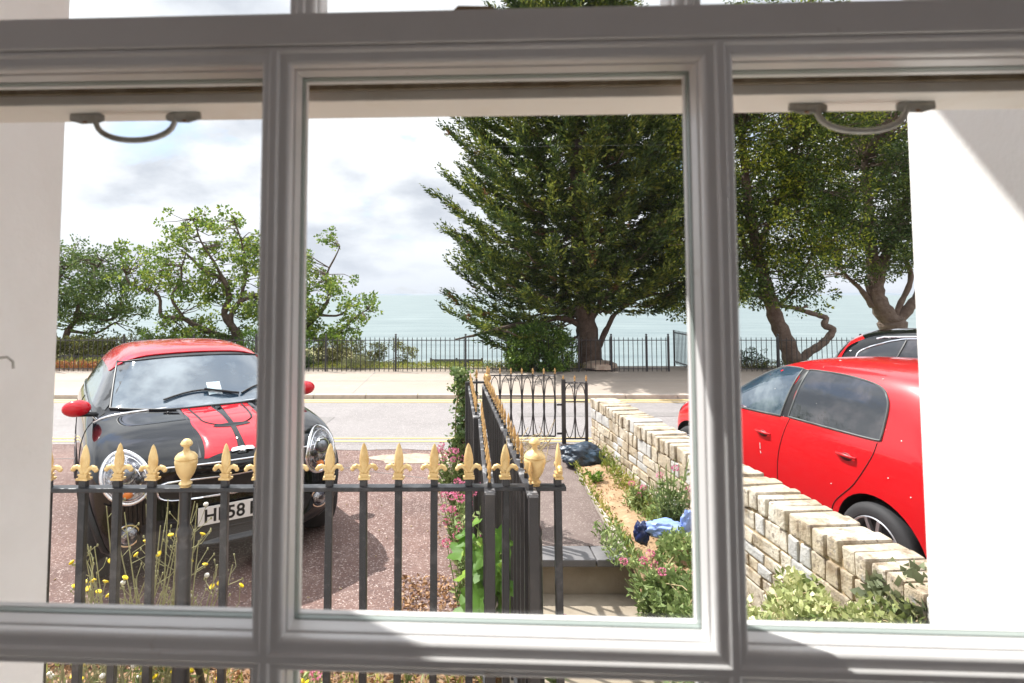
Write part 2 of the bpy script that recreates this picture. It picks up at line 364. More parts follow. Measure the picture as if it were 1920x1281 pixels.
# clifftop ground falling to the beach, and the sea
m = MB(); nx, ny = 70, 26; vs = []
for j in range(ny+1):
    t = j/ny; y = 14.58+ (1.0 if False else 0)+t*32
    for i in range(nx+1):
        x = -45+100*i/nx
        left = max(0, min(1, (-1.2-x)/2.5))                 # the garden shelf is wider on the left
        edge = 14.9+left*5
        d = max(0, y-edge); z = .06-min(16.5, d*.95)+.15*noise.noise((x*.5, y*.5, 0))*min(1, j)
        vs.append((x, y, z))
m.add(vs, [(j*(nx+1)+i, j*(nx+1)+i+1, (j+1)*(nx+1)+i+1, (j+1)*(nx+1)+i) for j in range(ny) for i in range(nx)])
struct('clifftop_ground', m, M_GRASS, smooth=180)
M_SEA = mat('sea water', (.16, .24, .23), .40, spec=.35, coord='World')
t = M_SEA.node_tree; b = t.nodes['Principled BSDF']; g = t.nodes.new('ShaderNodeNewGeometry'); mp = t.nodes.new('ShaderNodeMapping'); mp.inputs['Scale'].default_value = (.018, .09, 1)
t.links.new(g.outputs['Position'], mp.inputs[0]); n = t.nodes.new('ShaderNodeTexNoise'); n.inputs['Scale'].default_value = 1; n.inputs['Detail'].default_value = 7
t.links.new(mp.outputs[0], n.inputs['Vector']); rp = t.nodes.new('ShaderNodeValToRGB'); rp.color_ramp.elements[0].position = .35; rp.color_ramp.elements[1].position = .7
rp.color_ramp.elements[0].color = (.115, .155, .16, 1); rp.color_ramp.elements[1].color = (.19, .235, .235, 1); t.links.new(n.outputs['Fac'], rp.inputs['Fac']); t.links.new(rp.outputs['Color'], b.inputs['Base Color'])
n = t.nodes.new('ShaderNodeTexNoise'); n.inputs['Scale'].default_value = 22; n.inputs['Detail'].default_value = 5; t.links.new(mp.outputs[0], n.inputs['Vector'])
bp = t.nodes.new('ShaderNodeBump'); bp.inputs['Strength'].default_value = .35; bp.inputs['Distance'].default_value = .6; t.links.new(n.outputs['Fac'], bp.inputs['Height']); t.links.new(bp.outputs['Normal'], b.inputs['Normal'])
m = MB(); m.add([(-30000, 20, -15), (30000, 20, -15), (30000, 28000, -15), (-30000, 28000, -15)], [(0,1,2,3)]); struct('sea', m, M_SEA)
M_COAST = mat('far hazy coast', (.17, .20, .235), 1, var=((.21, .23, .25), .002, .4, .7), coord='World')  # haze over the distance is put into this blue grey colour
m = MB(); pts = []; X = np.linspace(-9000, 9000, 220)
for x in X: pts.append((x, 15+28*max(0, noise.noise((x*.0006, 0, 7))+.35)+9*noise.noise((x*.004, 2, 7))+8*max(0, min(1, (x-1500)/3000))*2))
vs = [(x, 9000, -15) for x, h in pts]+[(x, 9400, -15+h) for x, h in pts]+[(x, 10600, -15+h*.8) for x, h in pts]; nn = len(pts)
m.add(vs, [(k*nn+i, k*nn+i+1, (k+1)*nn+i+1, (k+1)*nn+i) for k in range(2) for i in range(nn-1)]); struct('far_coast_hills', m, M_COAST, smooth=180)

# ================================================================== house front, room, sash window
WYAW = -R(2.626)
def win_obj(name, me_or_mb, mt, parent=None, **k):
    o = part(name, me_or_mb, mt, parent, **k); return o
XLr, XRr, DO = -.552, .519, .735         # reveal sides and outer face
ZH, ZS = 1.02, -.98                      # opening head and sill above / below the eye
house = thing('house', 'white rendered house front holding the sash window', 'house', (0, 0, EYE), WYAW)
DI = .40
m = MB()
m.box(((-3.2+XLr)/2, (DI+DO)/2, .2), (XLr+3.2, DO-DI, 5.0)); m.box(((3.4+XRr)/2, (DI+DO)/2, .2), (3.4-XRr, DO-DI, 5.0))
m.box(((XLr+XRr)/2, (DI+DO)/2, (2.7+ZH)/2), (XRr-XLr, DO-DI, 2.7-ZH)); m.box(((XLr+XRr)/2, (DI+DO)/2, (ZS-2.3)/2), (XRr-XLr, DO-DI, ZS+2.3))
part('wall', m, M_PLASTER, house)
m = MB(); m.prism([(-.965, .7352), (.85, 1.70), (3.3, 1.70), (3.3, .7352)], 1.35, 1.45, 'z'); part('shade_balcony', m, M_PLASTER, house, bev=.004)  # unseen slab, its front edge slanted to cast the shade on the right reveal
m = MB(); m.box(((XLr+XRr)/2, .66, ZS+.02), (XRr-XLr-.004, .20, .05)); part('window_sill', m, M_CREAM, house)
# small hook and stain on the left reveal
m = MB(); hk = Vector((XLr+.001, .645, -.072))
m.tube([hk+Vector((0,0,0)), hk+Vector((.010,0,.001)), hk+Vector((.016,.001,-.004)), hk+Vector((.017,.001,-.012))], .0016, 6); part('hook', m, M_HANDLE, house, smooth=60)

# room behind the camera: floor, ceiling, side walls; back closed, unseen side openings added to light the sash bars
m = MB(); m.box((0, -2.1, -1.35), (5.4, 4.95, .06)); part('floor', m, M_FLOORB, house)['label'] = 'boarded room floor'
m = MB(); m.box((0, -2.1, 1.42), (5.4, 4.95, .06)); part('ceiling', m, M_ROOM, house)
m = MB(); 
for sx in (-1, 1):
    m.box((sx*2.7, .20, .03), (.1, .32, 2.7)); m.box((sx*2.7, -3.22, .03), (.1, 2.70, 2.7)); m.box((sx*2.7, -.915, -.75), (.1, 1.91, 1.14)); m.box((sx*2.7, -.915, 1.25), (.1, 1.91, .26))
m.box((0, -4.6, .03), (5.4, .1, 2.7))
part('inner_wall', m, M_ROOM, house)
m = MB(); m.box(((XLr-3.0)/2, DI-.012, .03), (XLr+3.0, .02, 2.7)); m.box(((XRr+3.0)/2, DI-.012, .03), (3.0-XRr, .02, 2.7)); m.box((0, DI-.012, (1.39+ZH)/2), (XRr-XLr, .02, 1.39-ZH)); m.box((0, DI-.012, (-1.32+ZS)/2), (XRr-XLr, .02, ZS+1.32))
part('inner_wall', m, M_ROOM, house)

NX = (-.1567, .1689); PITCHX = .3256; ND = .42
xa, xb = NX[0]-PITCHX, NX[1]+PITCHX       # centre lines of the stiles' glazing rebates
# half profile of a glazing bar: offset from the centre line, depth from the nose
PROF = [(0, 0), (.0022, 0), (.0033, .0009), (.0037, .0024), (.0043, .0028)] + [(.0043+.0069*q+.0034*math.sin(PI*q)*.80, .0028+.0110*q-.0034*math.sin(PI*q)*.6) for q in (.12, .25, .38, .5, .62, .75, .88, 1.0)] + [(.0108, .0150), (.0122, .0153), (.0124, .0170)]
def hbar(mb, x0, x1, z, d0=ND, side=0, prof=PROF, mit=None):
    """moulded member along x; side 0 both flanks, +1 upper flank only, -1 lower flank only"""
    pr = []
    if side >= 0: pr += [(o, dd) for o, dd in prof]
    up = list(pr)
    poly = ([( -o, dd) for o, dd in reversed(prof)] if side <= 0 else [(-.004, prof[-1][1]), (-.004, 0)]) + ([(o, dd) for o, dd in prof] if side >= 0 else [(.004, 0), (.004, prof[-1][1])])
    n = len(poly); vs = []
    for xx, sg in ((x0, 1), (x1, -1)):
        for o, dd in poly:
            mi = abs(o) if mit else 0
            vs.append((xx+sg*0, d0+dd, z+o))
    mb.add(vs, [tuple(range(n)), tuple(range(2*n-1, n-1, -1))]+[(i, i+n, (i+1)%n+n, (i+1)%n) for i in range(n)])
def vbar(mb, z0, z1, x, d0=ND, side=0, prof=PROF):
    poly = ([( -o, dd) for o, dd in reversed(prof)] if side <= 0 else [(-.004, prof[-1][1]), (-.004, 0)]) + ([(o, dd) for o, dd in prof] if side >= 0 else [(.004, 0), (.004, prof[-1][1])])
    n = len(poly)
    vs = [(x+o, d0+dd, zz) for zz in (z0, z1) for o, dd in poly]
    mb.add(vs, [tuple(range(n)), tuple(range(2*n-1, n-1, -1))]+[(i, i+n, (i+1)%n+n, (i+1)%n) for i in range(n)])
def pane_frame(x0, x1, z0, z1, d0=ND, parent=None, first=True):
    """moulding run round one pane with mitred corners (x0.. are bar centre lines)"""
    m = MB(); vs = []
    n = len(PROF)
    for o, dd in PROF:
        vs += [(x0+o, d0+dd, z0+o), (x1-o, d0+dd, z0+o), (x1-o, d0+dd, z1-o), (x0+o, d0+dd, z1-o)]
    m.add(vs, [(k*4+i, k*4+(i+1)%4, (k+1)*4+(i+1)%4, (k+1)*4+i) for k in range(n-1) for i in range(4)])
    return m
def ring(m, x0, x1, z0, z1, prof):
    vs = []; n = len(prof)
    for o, dd in prof: vs += [(x0+o, dd, z0+o), (x1-o, dd, z0+o), (x1-o, dd, z1-o), (x0+o, dd, z1-o)]
    m.add(vs, [(k*4+i, k*4+(i+1)%4, ((k+1)%n)*4+(i+1)%4, ((k+1)%n)*4+i) for k in range(n) for i in range(4)])
GL = pane_glass('window glass', .045, (.97, .985, .98), smear=.035)
lower = thing('lower_sash', 'closed lower sash with grey moulded glazing bars', 'window sash', (0, 0, EYE), WYAW)
ZB, ZM, ZT = -.2558, .1835, .2085        # glazing bar, underside of the meeting rail's mouldings, its top
rows = [(-.695, ZB), (ZB, ZM)]
cols = [(xa, NX[0]), (NX[0], NX[1]), (NX[1], xb)]
back = ND+.0172
for r0, r1 in rows:
    for c0_, c1_ in cols:
        m = MB(); ring(m, c0_, c1_, r0, r1, [(o, ND+dd) for o, dd in PROF]+[(0, back)])
        part('glazing_moulding', m, M_FRAME, lower, smooth=38)
        m = MB(); ring(m, c0_, c1_, r0, r1, [(.0110, back), (.0124, back), (.0130, back+.0105), (.0110, back+.0105)]); part('rebate', m, M_FRAME, lower)
        m = MB(); ring(m, c0_, c1_, r0, r1, [(.0108, back+.0107), (.0138, back+.0107), (.0138, back+.0165), (.0108, back+.0165)]); part('glass_seal', m, M_GASKET, lower)
        m = MB(); ring(m, c0_, c1_, r0, r1, [(.0105, back+.0167), (.0143, back+.0167), (.0148, back+.0215), (.0105, back+.0230)]); part('outer_bead', m, M_FRAME, lower)
        m = MB(); m.add([(c0_+.0125, back+.0125, r0+.0125), (c1_-.0125, back+.0125, r0+.0125), (c1_-.0125, back+.0125, r1-.0125), (c0_+.0125, back+.0125, r1-.0125)], [(0,1,2,3)]); part('glass_pane', m, GL, lower)
# solid members
m = MB(); m.box(((xa+xb)/2, ND+.020, (ZM+.0005+ZT)/2), (xb-xa+.09, .046, ZT-ZM-.001)); part('meeting_rail', m, M_FRAME, lower, bev=.002)
m = MB(); m.box(((xa+xb)/2, ND+.020, -.745), (xb-xa+.09, .046, .098)); part('bottom_rail', m, M_FRAME, lower, bev=.002)
for sx, xx in ((-1, xa), (1, xb)):
    m = MB(); m.box((xx+sx*.0229, ND+.020, (-.695+ZM)/2), (.0446, .046, ZM+.694)); part('stile', m, M_FRAME, lower, bev=.002)
# inner core of the bars, between rebates of neighbouring panes
m = MB()
for xx in NX: m.box((xx, back+.011, (-.70+ZM)/2), (.0218, .0205, ZM+.69))
m.box(((xa+xb)/2, back+.0111, ZB), (xb-xa, .0205, .0216)); part('bar_core', m, M_FRAME, lower)
# upper sash, outside, slightly lower so that its bottom rail shows
upper = thing('upper_sash', 'outer upper sash whose cream bottom rail carries two pull handles', 'window sash', (0, 0, EYE), WYAW)
UD0, UD1, UZ = .474, .522, .160
m = MB(); m.box(((xa+xb)/2, (UD0+UD1)/2, UZ+.021), (xb-xa+.09, UD1-UD0, .042)); part('bottom_rail', m, M_CREAM, upper, bev=.0015)
m = MB(); m.box(((xa+xb)/2, UD0-.0022, UZ+.0135), (xb-xa+.088, .0035, .010)); part('draught_strip', m, M_DIRT, upper)
m = MB(); m.box(((xa+xb)/2, UD0-.0045, UZ+.0265), (xb-xa+.088, .0085, .012)); part('glazing_ledge', m, M_CREAM, upper, bev=.001)
urows = [(UZ+.041, .62), (.62, ZH-.05)]
for r0, r1 in urows:
    for c0_, c1_ in cols:
        m = MB(); ring(m, c0_, c1_, r0, r1, [(o, .478+dd) for o, dd in PROF]+[(0, .478+.0172)]); part('glazing_moulding', m, M_FRAME, upper, smooth=38)
        m = MB(); ring(m, c0_, c1_, r0, r1, [(0, .496), (.0126, .496), (.0142, .512), (0, .512)]); part('rebate', m, M_FRAME, upper)
        m = MB(); m.add([(c0_+.012, .503, r0+.012), (c1_-.012, .503, r0+.012), (c1_-.012, .503, r1-.012), (c0_+.012, .503, r1-.012)], [(0,1,2,3)]); part('glass_pane', m, GL, upper)
m = MB(); m.box(((xa+xb)/2, .498, ZH-.02), (xb-xa+.09, .044, .058)); part('top_rail', m, M_CREAM, upper)
for sx, xx in ((-1, xa), (1, xb)):
    m = MB(); m.box((xx+sx*.0229, .498, (UZ+.043+ZH-.05)/2), (.0446, .046, ZH-.05-UZ-.044)); part('stile', m, M_CREAM, upper, bev=.002)
M_RUST = mat('rusty screw', (.25, .12, .05), .6, .5)
def pull(xc, dz=0):
    h = MB(); L = .058; d = .497; z0 = UZ-.0008
    for s in (-1, 1):
        h.tube([(xc+s*(L+.001), d, z0-.0012), (xc+s*(L-.010), d, z0-.0030), (xc+s*(L-.024), d, z0-.0030), (xc+s*(L-.030), d, z0-.0035)], [.0042, .0056, .0050, .0026], 10, sx=.32)
    pts = [(xc+L*.62*math.cos(PI+PI*k/16)*1.0, d, z0-.0030-.0205*math.sin(PI*k/16)**.75) for k in range(17)]
    h.tube(pts, [.0023+.0004*math.sin(PI*k/16) for k in range(17)], 10)
    o = part('pull_handle', h, M_HANDLE, upper, smooth=60)
    for s in (-1, 1): part('screw', MB().ball((xc+s*(L-.013), d, z0-.0068), (.0026, .0026, .0012), 10, 6), M_RUST, o, smooth=60)
pull(-.309); pull(.314)
# box frame lining at the opening sides
for x0, x1 in ((XLr+.001, xa-.046), (xb+.046, XRr-.001)):
    m = MB()
    for q0, q1 in ((DI+.001, ND-.004), (.467, .4715), (.5245, .545)): m.box(((x0+x1)/2, (q0+q1)/2, .02), (x1-x0, q1-q0, ZH-ZS-.01))
    part('window_box', m, M_CREAM, house)
m = MB(); m.prism([(-.155+.0, ZT+.0002), (-.120, ZT+.0002), (-.127, ZT+.0042), (-.150, ZT+.0052)], ND+.002, ND+.016)
lf = part('dead_leaf', m, mat('dry leaf', (.30, .19, .09), .8), None, bev=.0008, loc=(0, 0, EYE), rot=(0, 0, WYAW)); lf.location = Matrix.Rotation(WYAW, 3, 'Z') @ Vector((.13, 0, 0)) + Vector((0, 0, EYE))
tag(lf, 'curled brown leaf lying on the meeting rail of the sash', 'leaf')

# ================================================================== near railing with gold finials
def fleur(s=1.0):
    h = MB()
    h.lathe([(.0001, .132), (.006, .124), (.0115, .108), (.0165, .086), (.0185, .068), (.0165, .050), (.0120, .034), (.0100, .024)], n=14, sy=.62)
    for sx in (-1, 1):
        pts = [(sx*.004, 0, .014), (sx*.010, 0, .030), (sx*.019, 0, .043), (sx*.030, 0, .047), (sx*.040, 0, .043), (sx*.046, 0, .036)]
        h.tube(pts, [.0080, .0080, .0082, .0088, .0095, .0060], 10)
        h.ball((sx*.0445, 0, .0365), (.0085, .009, .0085), 10, 6)
        h.ball((sx*.030, 0, .047), (.010, .0095, .0085), 8, 6)
    h.box((0, 0, .010), (.030, .022, .020)); h.box((0, 0, .0035), (.044, .032, .007)); h.box((0, 0, .0195), (.036, .026, .005))
    return h
def urn():
    h = MB()
    h.lathe([(.0001, .176), (.010, .174), (.018, .166), (.022, .158), (.019, .151), (.011, .147), (.010, .139), (.014, .130), (.030, .122), (.038, .113), (.041, .105), (.038, .101), (.041, .096), (.0405, .088), (.037, .070), (.031, .050), (.022, .034), (.016, .026), (.016, .021), (.020, .017), (.024, .012), (.022, .007), (.017, .003), (.020, 0)], n=24)
    return h
FLEUR = fleur().mesh('finial', M_GOLD, 45, fix=True); URN = urn().mesh('urn_finial', M_GOLD, 40)
RZ = 1.11
ra, rb = at(100, 914, RZ), at(1060, 910.5, RZ)
rdir = (rb-ra).normalized(); rang = math.atan2(rdir.y, rdir.x)
near = thing('front_railing', 'black iron railing with large gold fleur finials right below the window', 'railing', (ra.x, ra.y, 0), rang)
Lr = (rb-ra).length
def u2s(u):                                  # pixel column -> distance along the rail
    d = ray(u, 912); n_ = Vector((-rdir.y, rdir.x, 0)); t = n_.dot(Vector((ra.x, ra.y, 0)))/n_.dot(Vector((d.x, d.y, 0))); p = Vector((d.x*t, d.y*t, 0)); return (p-Vector((ra.x, ra.y, 0))).dot(rdir)
m = MB(); m.box(((Lr-1.6)/2, 0, RZ-.006), (Lr+1.6, .046, .016)); part('top_rail', m, M_BLACKP, near, bev=.003)
m = MB(); m.box(((Lr-1.6)/2, 0, .10), (Lr+1.6, .036, .014)); part('bottom_rail', m, M_BLACKP, near)
us = [157, 221, 286, 348, 423, 484, 552, 617, 683, 747, 813, 879, 947, 1003, 1047]
BAR = MB().box((0, 0, 0), (.027, .027, 1.0)).mesh('bar', M_BLACKP, bev=.004)
def railing_bar(s, kind):
    if kind == 'urn':
        h = MB(); z = RZ-.014
        h.lathe([(.021, z), (.019, z-.10), (.018, z-.13), (.026, z-.145), (.027, z-.16), (.022, z-.175), (.026, z-.19), (.028, z-.5), (.033, z-.8), (.036, 0)][::-1], n=14)
        part('standard_post', h, M_BLACKP, near, smooth=50, loc=(s, 0, 0)); link('urn_finial', URN, near, (s, 0, RZ+.002)); return
    o = link('bar', BAR, near, (s, 0, (RZ+.028)/2)); o.scale = (1, 1, RZ+.028); o.rotation_euler = (0, random.uniform(-.006, .006), random.uniform(-.05, .05))
    f = link('finial', FLEUR, near, (s, 0, RZ+.028)); f.rotation_euler = (random.uniform(-.03, .03), random.uniform(-.03, .03), random.uniform(-.12, .12)); f.scale = (random.uniform(.96, 1.04), 1, random.uniform(.97, 1.03))
    if kind == 'side': f.rotation_euler = (0, 0, PI/2)
sA = u2s(157); pitch = u2s(221)-sA
for k in range(1, 11): railing_bar(sA-k*.1335, 'f')
for u in us: railing_bar(u2s(u), 'urn' if u in (348, 1003) else ('side' if u == 1047 else 'f'))
# back stay of the second standard
m = MB(); s_ = u2s(348); m.tube([(s_, .02, .62), (s_-.02, .22, .30), (s_-.03, .36, 0)], .014, 8); part('back_stay', m, M_BLACKP, near, smooth=60)

# ================================================================== side railings running to the gate
SPEAR = MB()
SPEAR.lathe([(.0001, .090), (.006, .074), (.0115, .050), (.010, .036), (.006, .024), (.010, .019), (.010, .013), (.005, .008), (.007, 0)], n=8, sy=.7)
SPEAR = SPEAR.mesh('finial', M_GOLDW, 50)
SBAR = MB().box((0, 0, 0), (.015, .015, 1.0)).mesh('bar', M_IRON)
def rail_run(name, label, pts, z=RZ, spacing=.132, group=None, ends=(True, True), post=.034):
    a, b = Vector((*pts[0], 0)), Vector((*pts[1], 0)); d = b-a; L = d.length; an = math.atan2(d.y, d.x)
    t_ = thing(name, label, 'railing', a, an, group)
    m = MB(); m.box((L/2, 0, z-.006), (L, .040, .014)); part('top_rail', m, M_RAILTOP, t_, bev=.002)
    m = MB(); m.box((L/2, 0, .12), (L, .030, .012)); part('bottom_rail', m, M_IRON, t_)
    n = int(round(L/spacing))
    for k in range(n):
        s = (k+.5)*L/n
        o = link('bar', SBAR, t_, (s, 0, (z+.02)/2)); o.scale = (1, 1, z+.02)
        f = link('finial', SPEAR, t_, (s, 0, z+.02)); f.rotation_euler = (0, 0, .4*random.random()); f.scale = (1, 1, random.uniform(.88, 1.12))
    for e, s in zip(ends, (0, L)):
        if e:
            m = MB(); m.box((s, 0, (z+.0)/2), (post, post, z)); part('post', m, M_IRON, t_, bev=.003)
    return t_
M_RAILTOP = mat('bird limed rail paint', (.045, .045, .05), .45, var=[((.42, .41, .41), 16, .52, .66), ((.5, .48, .46), 50, .66, .76)], coord='World')
def gp(u, v, z=RZ): q = at(u, v, z); return (q.x, q.y)
pA0 = gp(1000, 930); pA1 = gp(951, 811); pA2 = gp(914, 742); pA3 = gp(908, 722)
rail_run('path_railing', 'worn spear railing beside the path, nearest length behind the urn', [pA0, pA1], group='side railings between drive and path')
rail_run('path_railing', 'worn spear railing beside the path, farther length towards the gate', [(pA1[0]-.003, pA1[1]+.03), pA3], group='side railings between drive and path')
pB0 = gp(919, 925); pB1 = gp(903, 786); pC0 = gp(901, 776); pC1 = gp(882, 724)
rail_run('drive_railing', 'worn spear railing beside the drive, nearest length behind the pink flowers', [pB0, pB1], group='side railings between drive and path')
rail_run('drive_railing', 'spear railing beside the drive, farther length next to the climbing plant', [(pB1[0]-.028, pB1[1]+.05), pC1], group='side railings between drive and path')
cr = rail_run('end_railing', 'short end railing closing the gap between the two side railings', [(pC1[0]-.02, pC1[1]+.22), (pA3[0]+.02, pC1[1]+.24)], spacing=.3)
m = MB(); m.ball((.16, -.03, RZ+.035), .034, 12, 8); m.tube([(.16, -.03, RZ+.06), (.162, -.03, RZ+.13)], [.014, .004], 8); part('ball_finial', m, M_GOLDW, cr, smooth=60)

# ================================================================== garden gate
g0 = atY(917, 704, 7.42); g1 = atY(1041, 712, 7.36); GH = g0.z
gate = thing('garden_gate', 'black iron garden gate with looped bars and gold spear tips', 'gate', (g0.x, 7.42, 0), math.atan2(-.04, g1.x-g0.x))
fix = thing('gate_side_panel', 'narrow fixed iron panel between the gate and the brick wall', 'railing', (0, 7.33, 0), 0)
def loop_panel(root, x0, x1, n, zb, zt, midz=None, mt=M_IRON):
    m = MB(); m.box(((x0+x1)/2, 0, zt), (x1-x0, .024, .014)); part('top_rail', m, M_RAILTOP, root)
    m = MB(); m.box(((x0+x1)/2, 0, zb), (x1-x0, .024, .014)); part('bottom_rail', m, mt, root)
    m = MB(); m.box(((x0+x1)/2, 0, (zt*.66+zb*.34)), (x1-x0, .010, .010)); part('middle_rail', m, mt, root)
    wb = (x1-x0)/n
    for k in range(n+1):
        x = x0+k*wb; m = MB(); m.tube([(x, 0, zb), (x, 0, zb*.7+zt*.3), (x, 0, (zb+zt)/2), (x, 0, zb*.3+zt*.7), (x, 0, zt+.02)], [.009, .009, .0155, .009, .009], 8); part('bar', m, mt, root, smooth=60)
        link('finial', SPEAR, root, (x, 0, zt+.018)).scale = (1.15, 1.15, .9)
    for k in range(n):
        xc = x0+(k+.5)*wb; m = MB()
        for s in (-1, 1):
            pts = []
            for i in range(17):
                q = i/16; hw = wb*.46*math.sin(PI*q)**.62 if q < .5 else wb*.46*math.sin(PI*q)**.42
                pts.append((xc+s*(hw+(.001 if q < .98 else 0)), 0, zb+(zt-zb)*q*.985))
            m.tube(pts, .0052, 6)
        part('loop', m, mt, root, smooth=60)
gb = at(950, 829, 0)
loop_panel(gate, 0, g1.x-g0.x, 6, .075, GH)
f0 = atY(1056, 716, 7.33); f1 = atY(1099, 718, 7.33); fix.location = (f0.x, 7.33, 0)
loop_panel(fix, 0, f1.x-f0.x, 2, .06, f1.z)
m = MB(); m.box((.002, .001, (f0.z+.03)/2), (.048, .048, f0.z+.03)); part('post', m, M_IRON, fix, bev=.003)
m = MB(); m.box((f1.x-f0.x, .001, (f1.z)/2), (.036, .036, f1.z)); part('post', m, M_IRON, fix, bev=.003)
m = MB()
for z in (.86, .47, .12): m.box((-.045, .0, z), (.075, .014, .022))
part('hinge', m, M_IRON, fix)

# ================================================================== brick wall
M_BRICK = mat('buff weathered brick', (.44, .365, .265), .92, var=[((.66, .61, .52), 3.5, .44, .66), ((.22, .16, .10), 9, .50, .70), ((.24, .24, .235), 15, .60, .72)], speck=((.26, .21, .17), 60, .88), bump=(55, .9, .01), coord='World')
M_BRICKG = mat('grey weathered brick', (.42, .41, .40), .92, var=((.58, .56, .52), 9, .4, .75), bump=(55, .9, .01), coord='World')
M_MORTAR = mat('sandy mortar', (.36, .26, .15), .97, var=((.50, .40, .27), 20, .4, .75), bump=(70, .8, .006), coord='World')
wv = Vector((WALL_B.x-WALL_A.x, WALL_B.y-WALL_A.y, 0)); WL = wv.length; wang = math.atan2(wv.y, wv.x)
brick_wall = thing('brick_wall', 'buff brick garden wall with brick on edge coping beside the red car', 'wall', (WALL_A.x, WALL_A.y, 0), wang)
TH = .275; WT = .622                       # thickness towards +y of the local frame, top
m = MB(); m.box((WL/2, TH/2, .06), (WL-.01, TH-.024, .98)); part('mortar_core', m, M_MORTAR, brick_wall)
bk, bg_ = MB(), MB(); rw = random.Random(5)
def brick(c, d, tgt):
    M_ = Matrix.Rotation(rw.uniform(-.02, .02), 3, 'Y') @ Matrix.Rotation(rw.uniform(-.025, .025), 3, 'Z')
    x, y, z = [q/2 for q in d]; c = Vector(c)
    vs = []
    for sz in (-1, 1):
        for sy in (-1, 1):
            for sx in (-1, 1): vs.append(c + M_ @ Vector((sx*x+rw.uniform(-.006, .006), sy*y+rw.uniform(-.006, .006), sz*z+rw.uniform(-.006, .006))))
    tgt.add(vs, [(0,2,3,1),(4,5,7,6),(0,1,5,4),(2,6,7,3),(0,4,6,2),(1,3,7,5)])
zc = WT-.112; course = 0
while zc > -.45:
    h = rw.choice((.075, .09, .12, .145)); x = -rw.uniform(0, .1)
    while x < WL:
        L = rw.choice((.10, .14, .18, .22, .26)); L2 = min(L, WL-x)
        if L2 > .04 and x+L2 > .03:
            tgt = bg_ if rw.random() < .24 else bk
            xx0 = max(x, .0)
            brick(((xx0+x+L2)/2, .024+rw.uniform(-.004, .004), zc-h/2), (x+L2-xx0-.013, .05, h-.012), tgt)
            brick(((xx0+x+L2)/2, TH-.024+rw.uniform(-.004, .004), zc-h/2), (x+L2-xx0-.013, .05, h-.012), tgt)
        x += L
    zc -= h; course += 1
part('brickwork', bk, M_BRICK, brick_wall, bev=.012); part('grey_bricks', bg_, M_BRICKG, brick_wall, bev=.012)
cp = MB(); cg = MB(); x = .0
while x < WL-.03:
    L = rw.uniform(.085, .112); tgt = cg if rw.random() < .08 else cp
    brick((x+L/2, TH/2+rw.uniform(-.010, .010), WT-.05+rw.uniform(-.009, .009)), (L-.013, TH+.016, .112), tgt); x += L
part('coping', cp, M_BRICK, brick_wall, bev=.012); part('coping', cg, M_BRICKG, brick_wall, bev=.012)

# ================================================================== clifftop fence
FZ = atY(742, 632, FENCE_Y).z; G0 = .062
FBAR = MB(); FBAR.tube([(0, 0, 0), (0, 0, .93), (0, 0, .96), (0, 0, 1.0)], [.0085, .0085, .0085, .001], 6); FBAR = FBAR.mesh('bar', M_IRON)
def fence_run(name, label, x0, x1, y0=FENCE_Y, y1=FENCE_Y, posts=(), sp=.1075):
    a, b = Vector((x0, y0, 0)), Vector((x1, y1, 0)); d = b-a; L = d.length
    t_ = thing(name, label, 'fence', a, math.atan2(d.y, d.x), 'black railings along the clifftop')
    for nm, zz in (('top_rail', FZ-.075), ('bottom_rail', G0+.06)):
        m = MB(); m.box((L/2, 0, zz), (L, .030, .016)); part(nm, m, M_IRON, t_)
    n = int(L/sp); H = FZ-G0; xs = [(k+.5)*L/n for k in range(n)]
    order = sorted(xs, key=lambda s: abs(a.x+s-(.0 if x0 < 0 else 6)))
    for s in order[:98]:
        o = link('bar', FBAR, t_, (s, 0, G0)); o.scale = (1, 1, H*(1+.01*random.random()))
    rest = order[98:]
    if rest:
        m = MB()
        for s in rest: m.tube([(s, 0, G0), (s, 0, G0+H*.93), (s, 0, G0+H)], [.0085, .0085, .001], 6)
        o = part('bars', m, M_IRON, t_); o['kind'] = 'stuff'
    for px in posts:
        m = MB(); m.box((px-x0, 0, (FZ+.04+G0)/2-.05), (.042, .042, FZ+.04)); m.ball((px-x0, 0, FZ+.05), .026, 8, 6); part('post', m, M_IRON, t_)
pst = [atY(u, 650, FENCE_Y).x for u in (100, 232, 363, 480, 611, 742, 873, 1002, 1085, 1146, 1212, 1253)]
fence_run('clifftop_railing', 'long black clifftop railing left of the open gate, behind the parked striped car', -10.2, pst[-1], posts=pst)
fence_run('clifftop_railing', 'black clifftop railing right of the open gate, behind the leaning tree', atY(1300, 650, FENCE_Y).x, 15.5, posts=[atY(u, 650, FENCE_Y).x for u in (1306, 1459, 1614, 1760)], sp=.115)
# the open gate leaf, swung towards the sea
hg = Vector((atY(1300, 650, FENCE_Y).x-.03, FENCE_Y, 0)); ge = Vector((atY(1264, 650, 14.75).x, 14.75, 0)); dd_ = ge-hg
og = thing('clifftop_gate', 'tall black bar gate standing open in the clifftop railing', 'gate', hg, math.atan2(dd_.y, dd_.x))
L = dd_.length; HZ = atY(1264, 619, 14.75).z
for zz in (HZ-.06, .16): part('rail', MB().box((L/2, 0, zz), (L, .028, .028)), M_IRON, og)
for k in range(13):
    m = MB(); m.tube([((k+.5)*L/13, 0, .10), ((k+.5)*L/13, 0, HZ)], .0085, 6); part('bar', m, M_IRON, og)
for s in (0, L): part('stile', MB().box((s, 0, HZ/2), (.035, .035, HZ)), M_IRON, og)
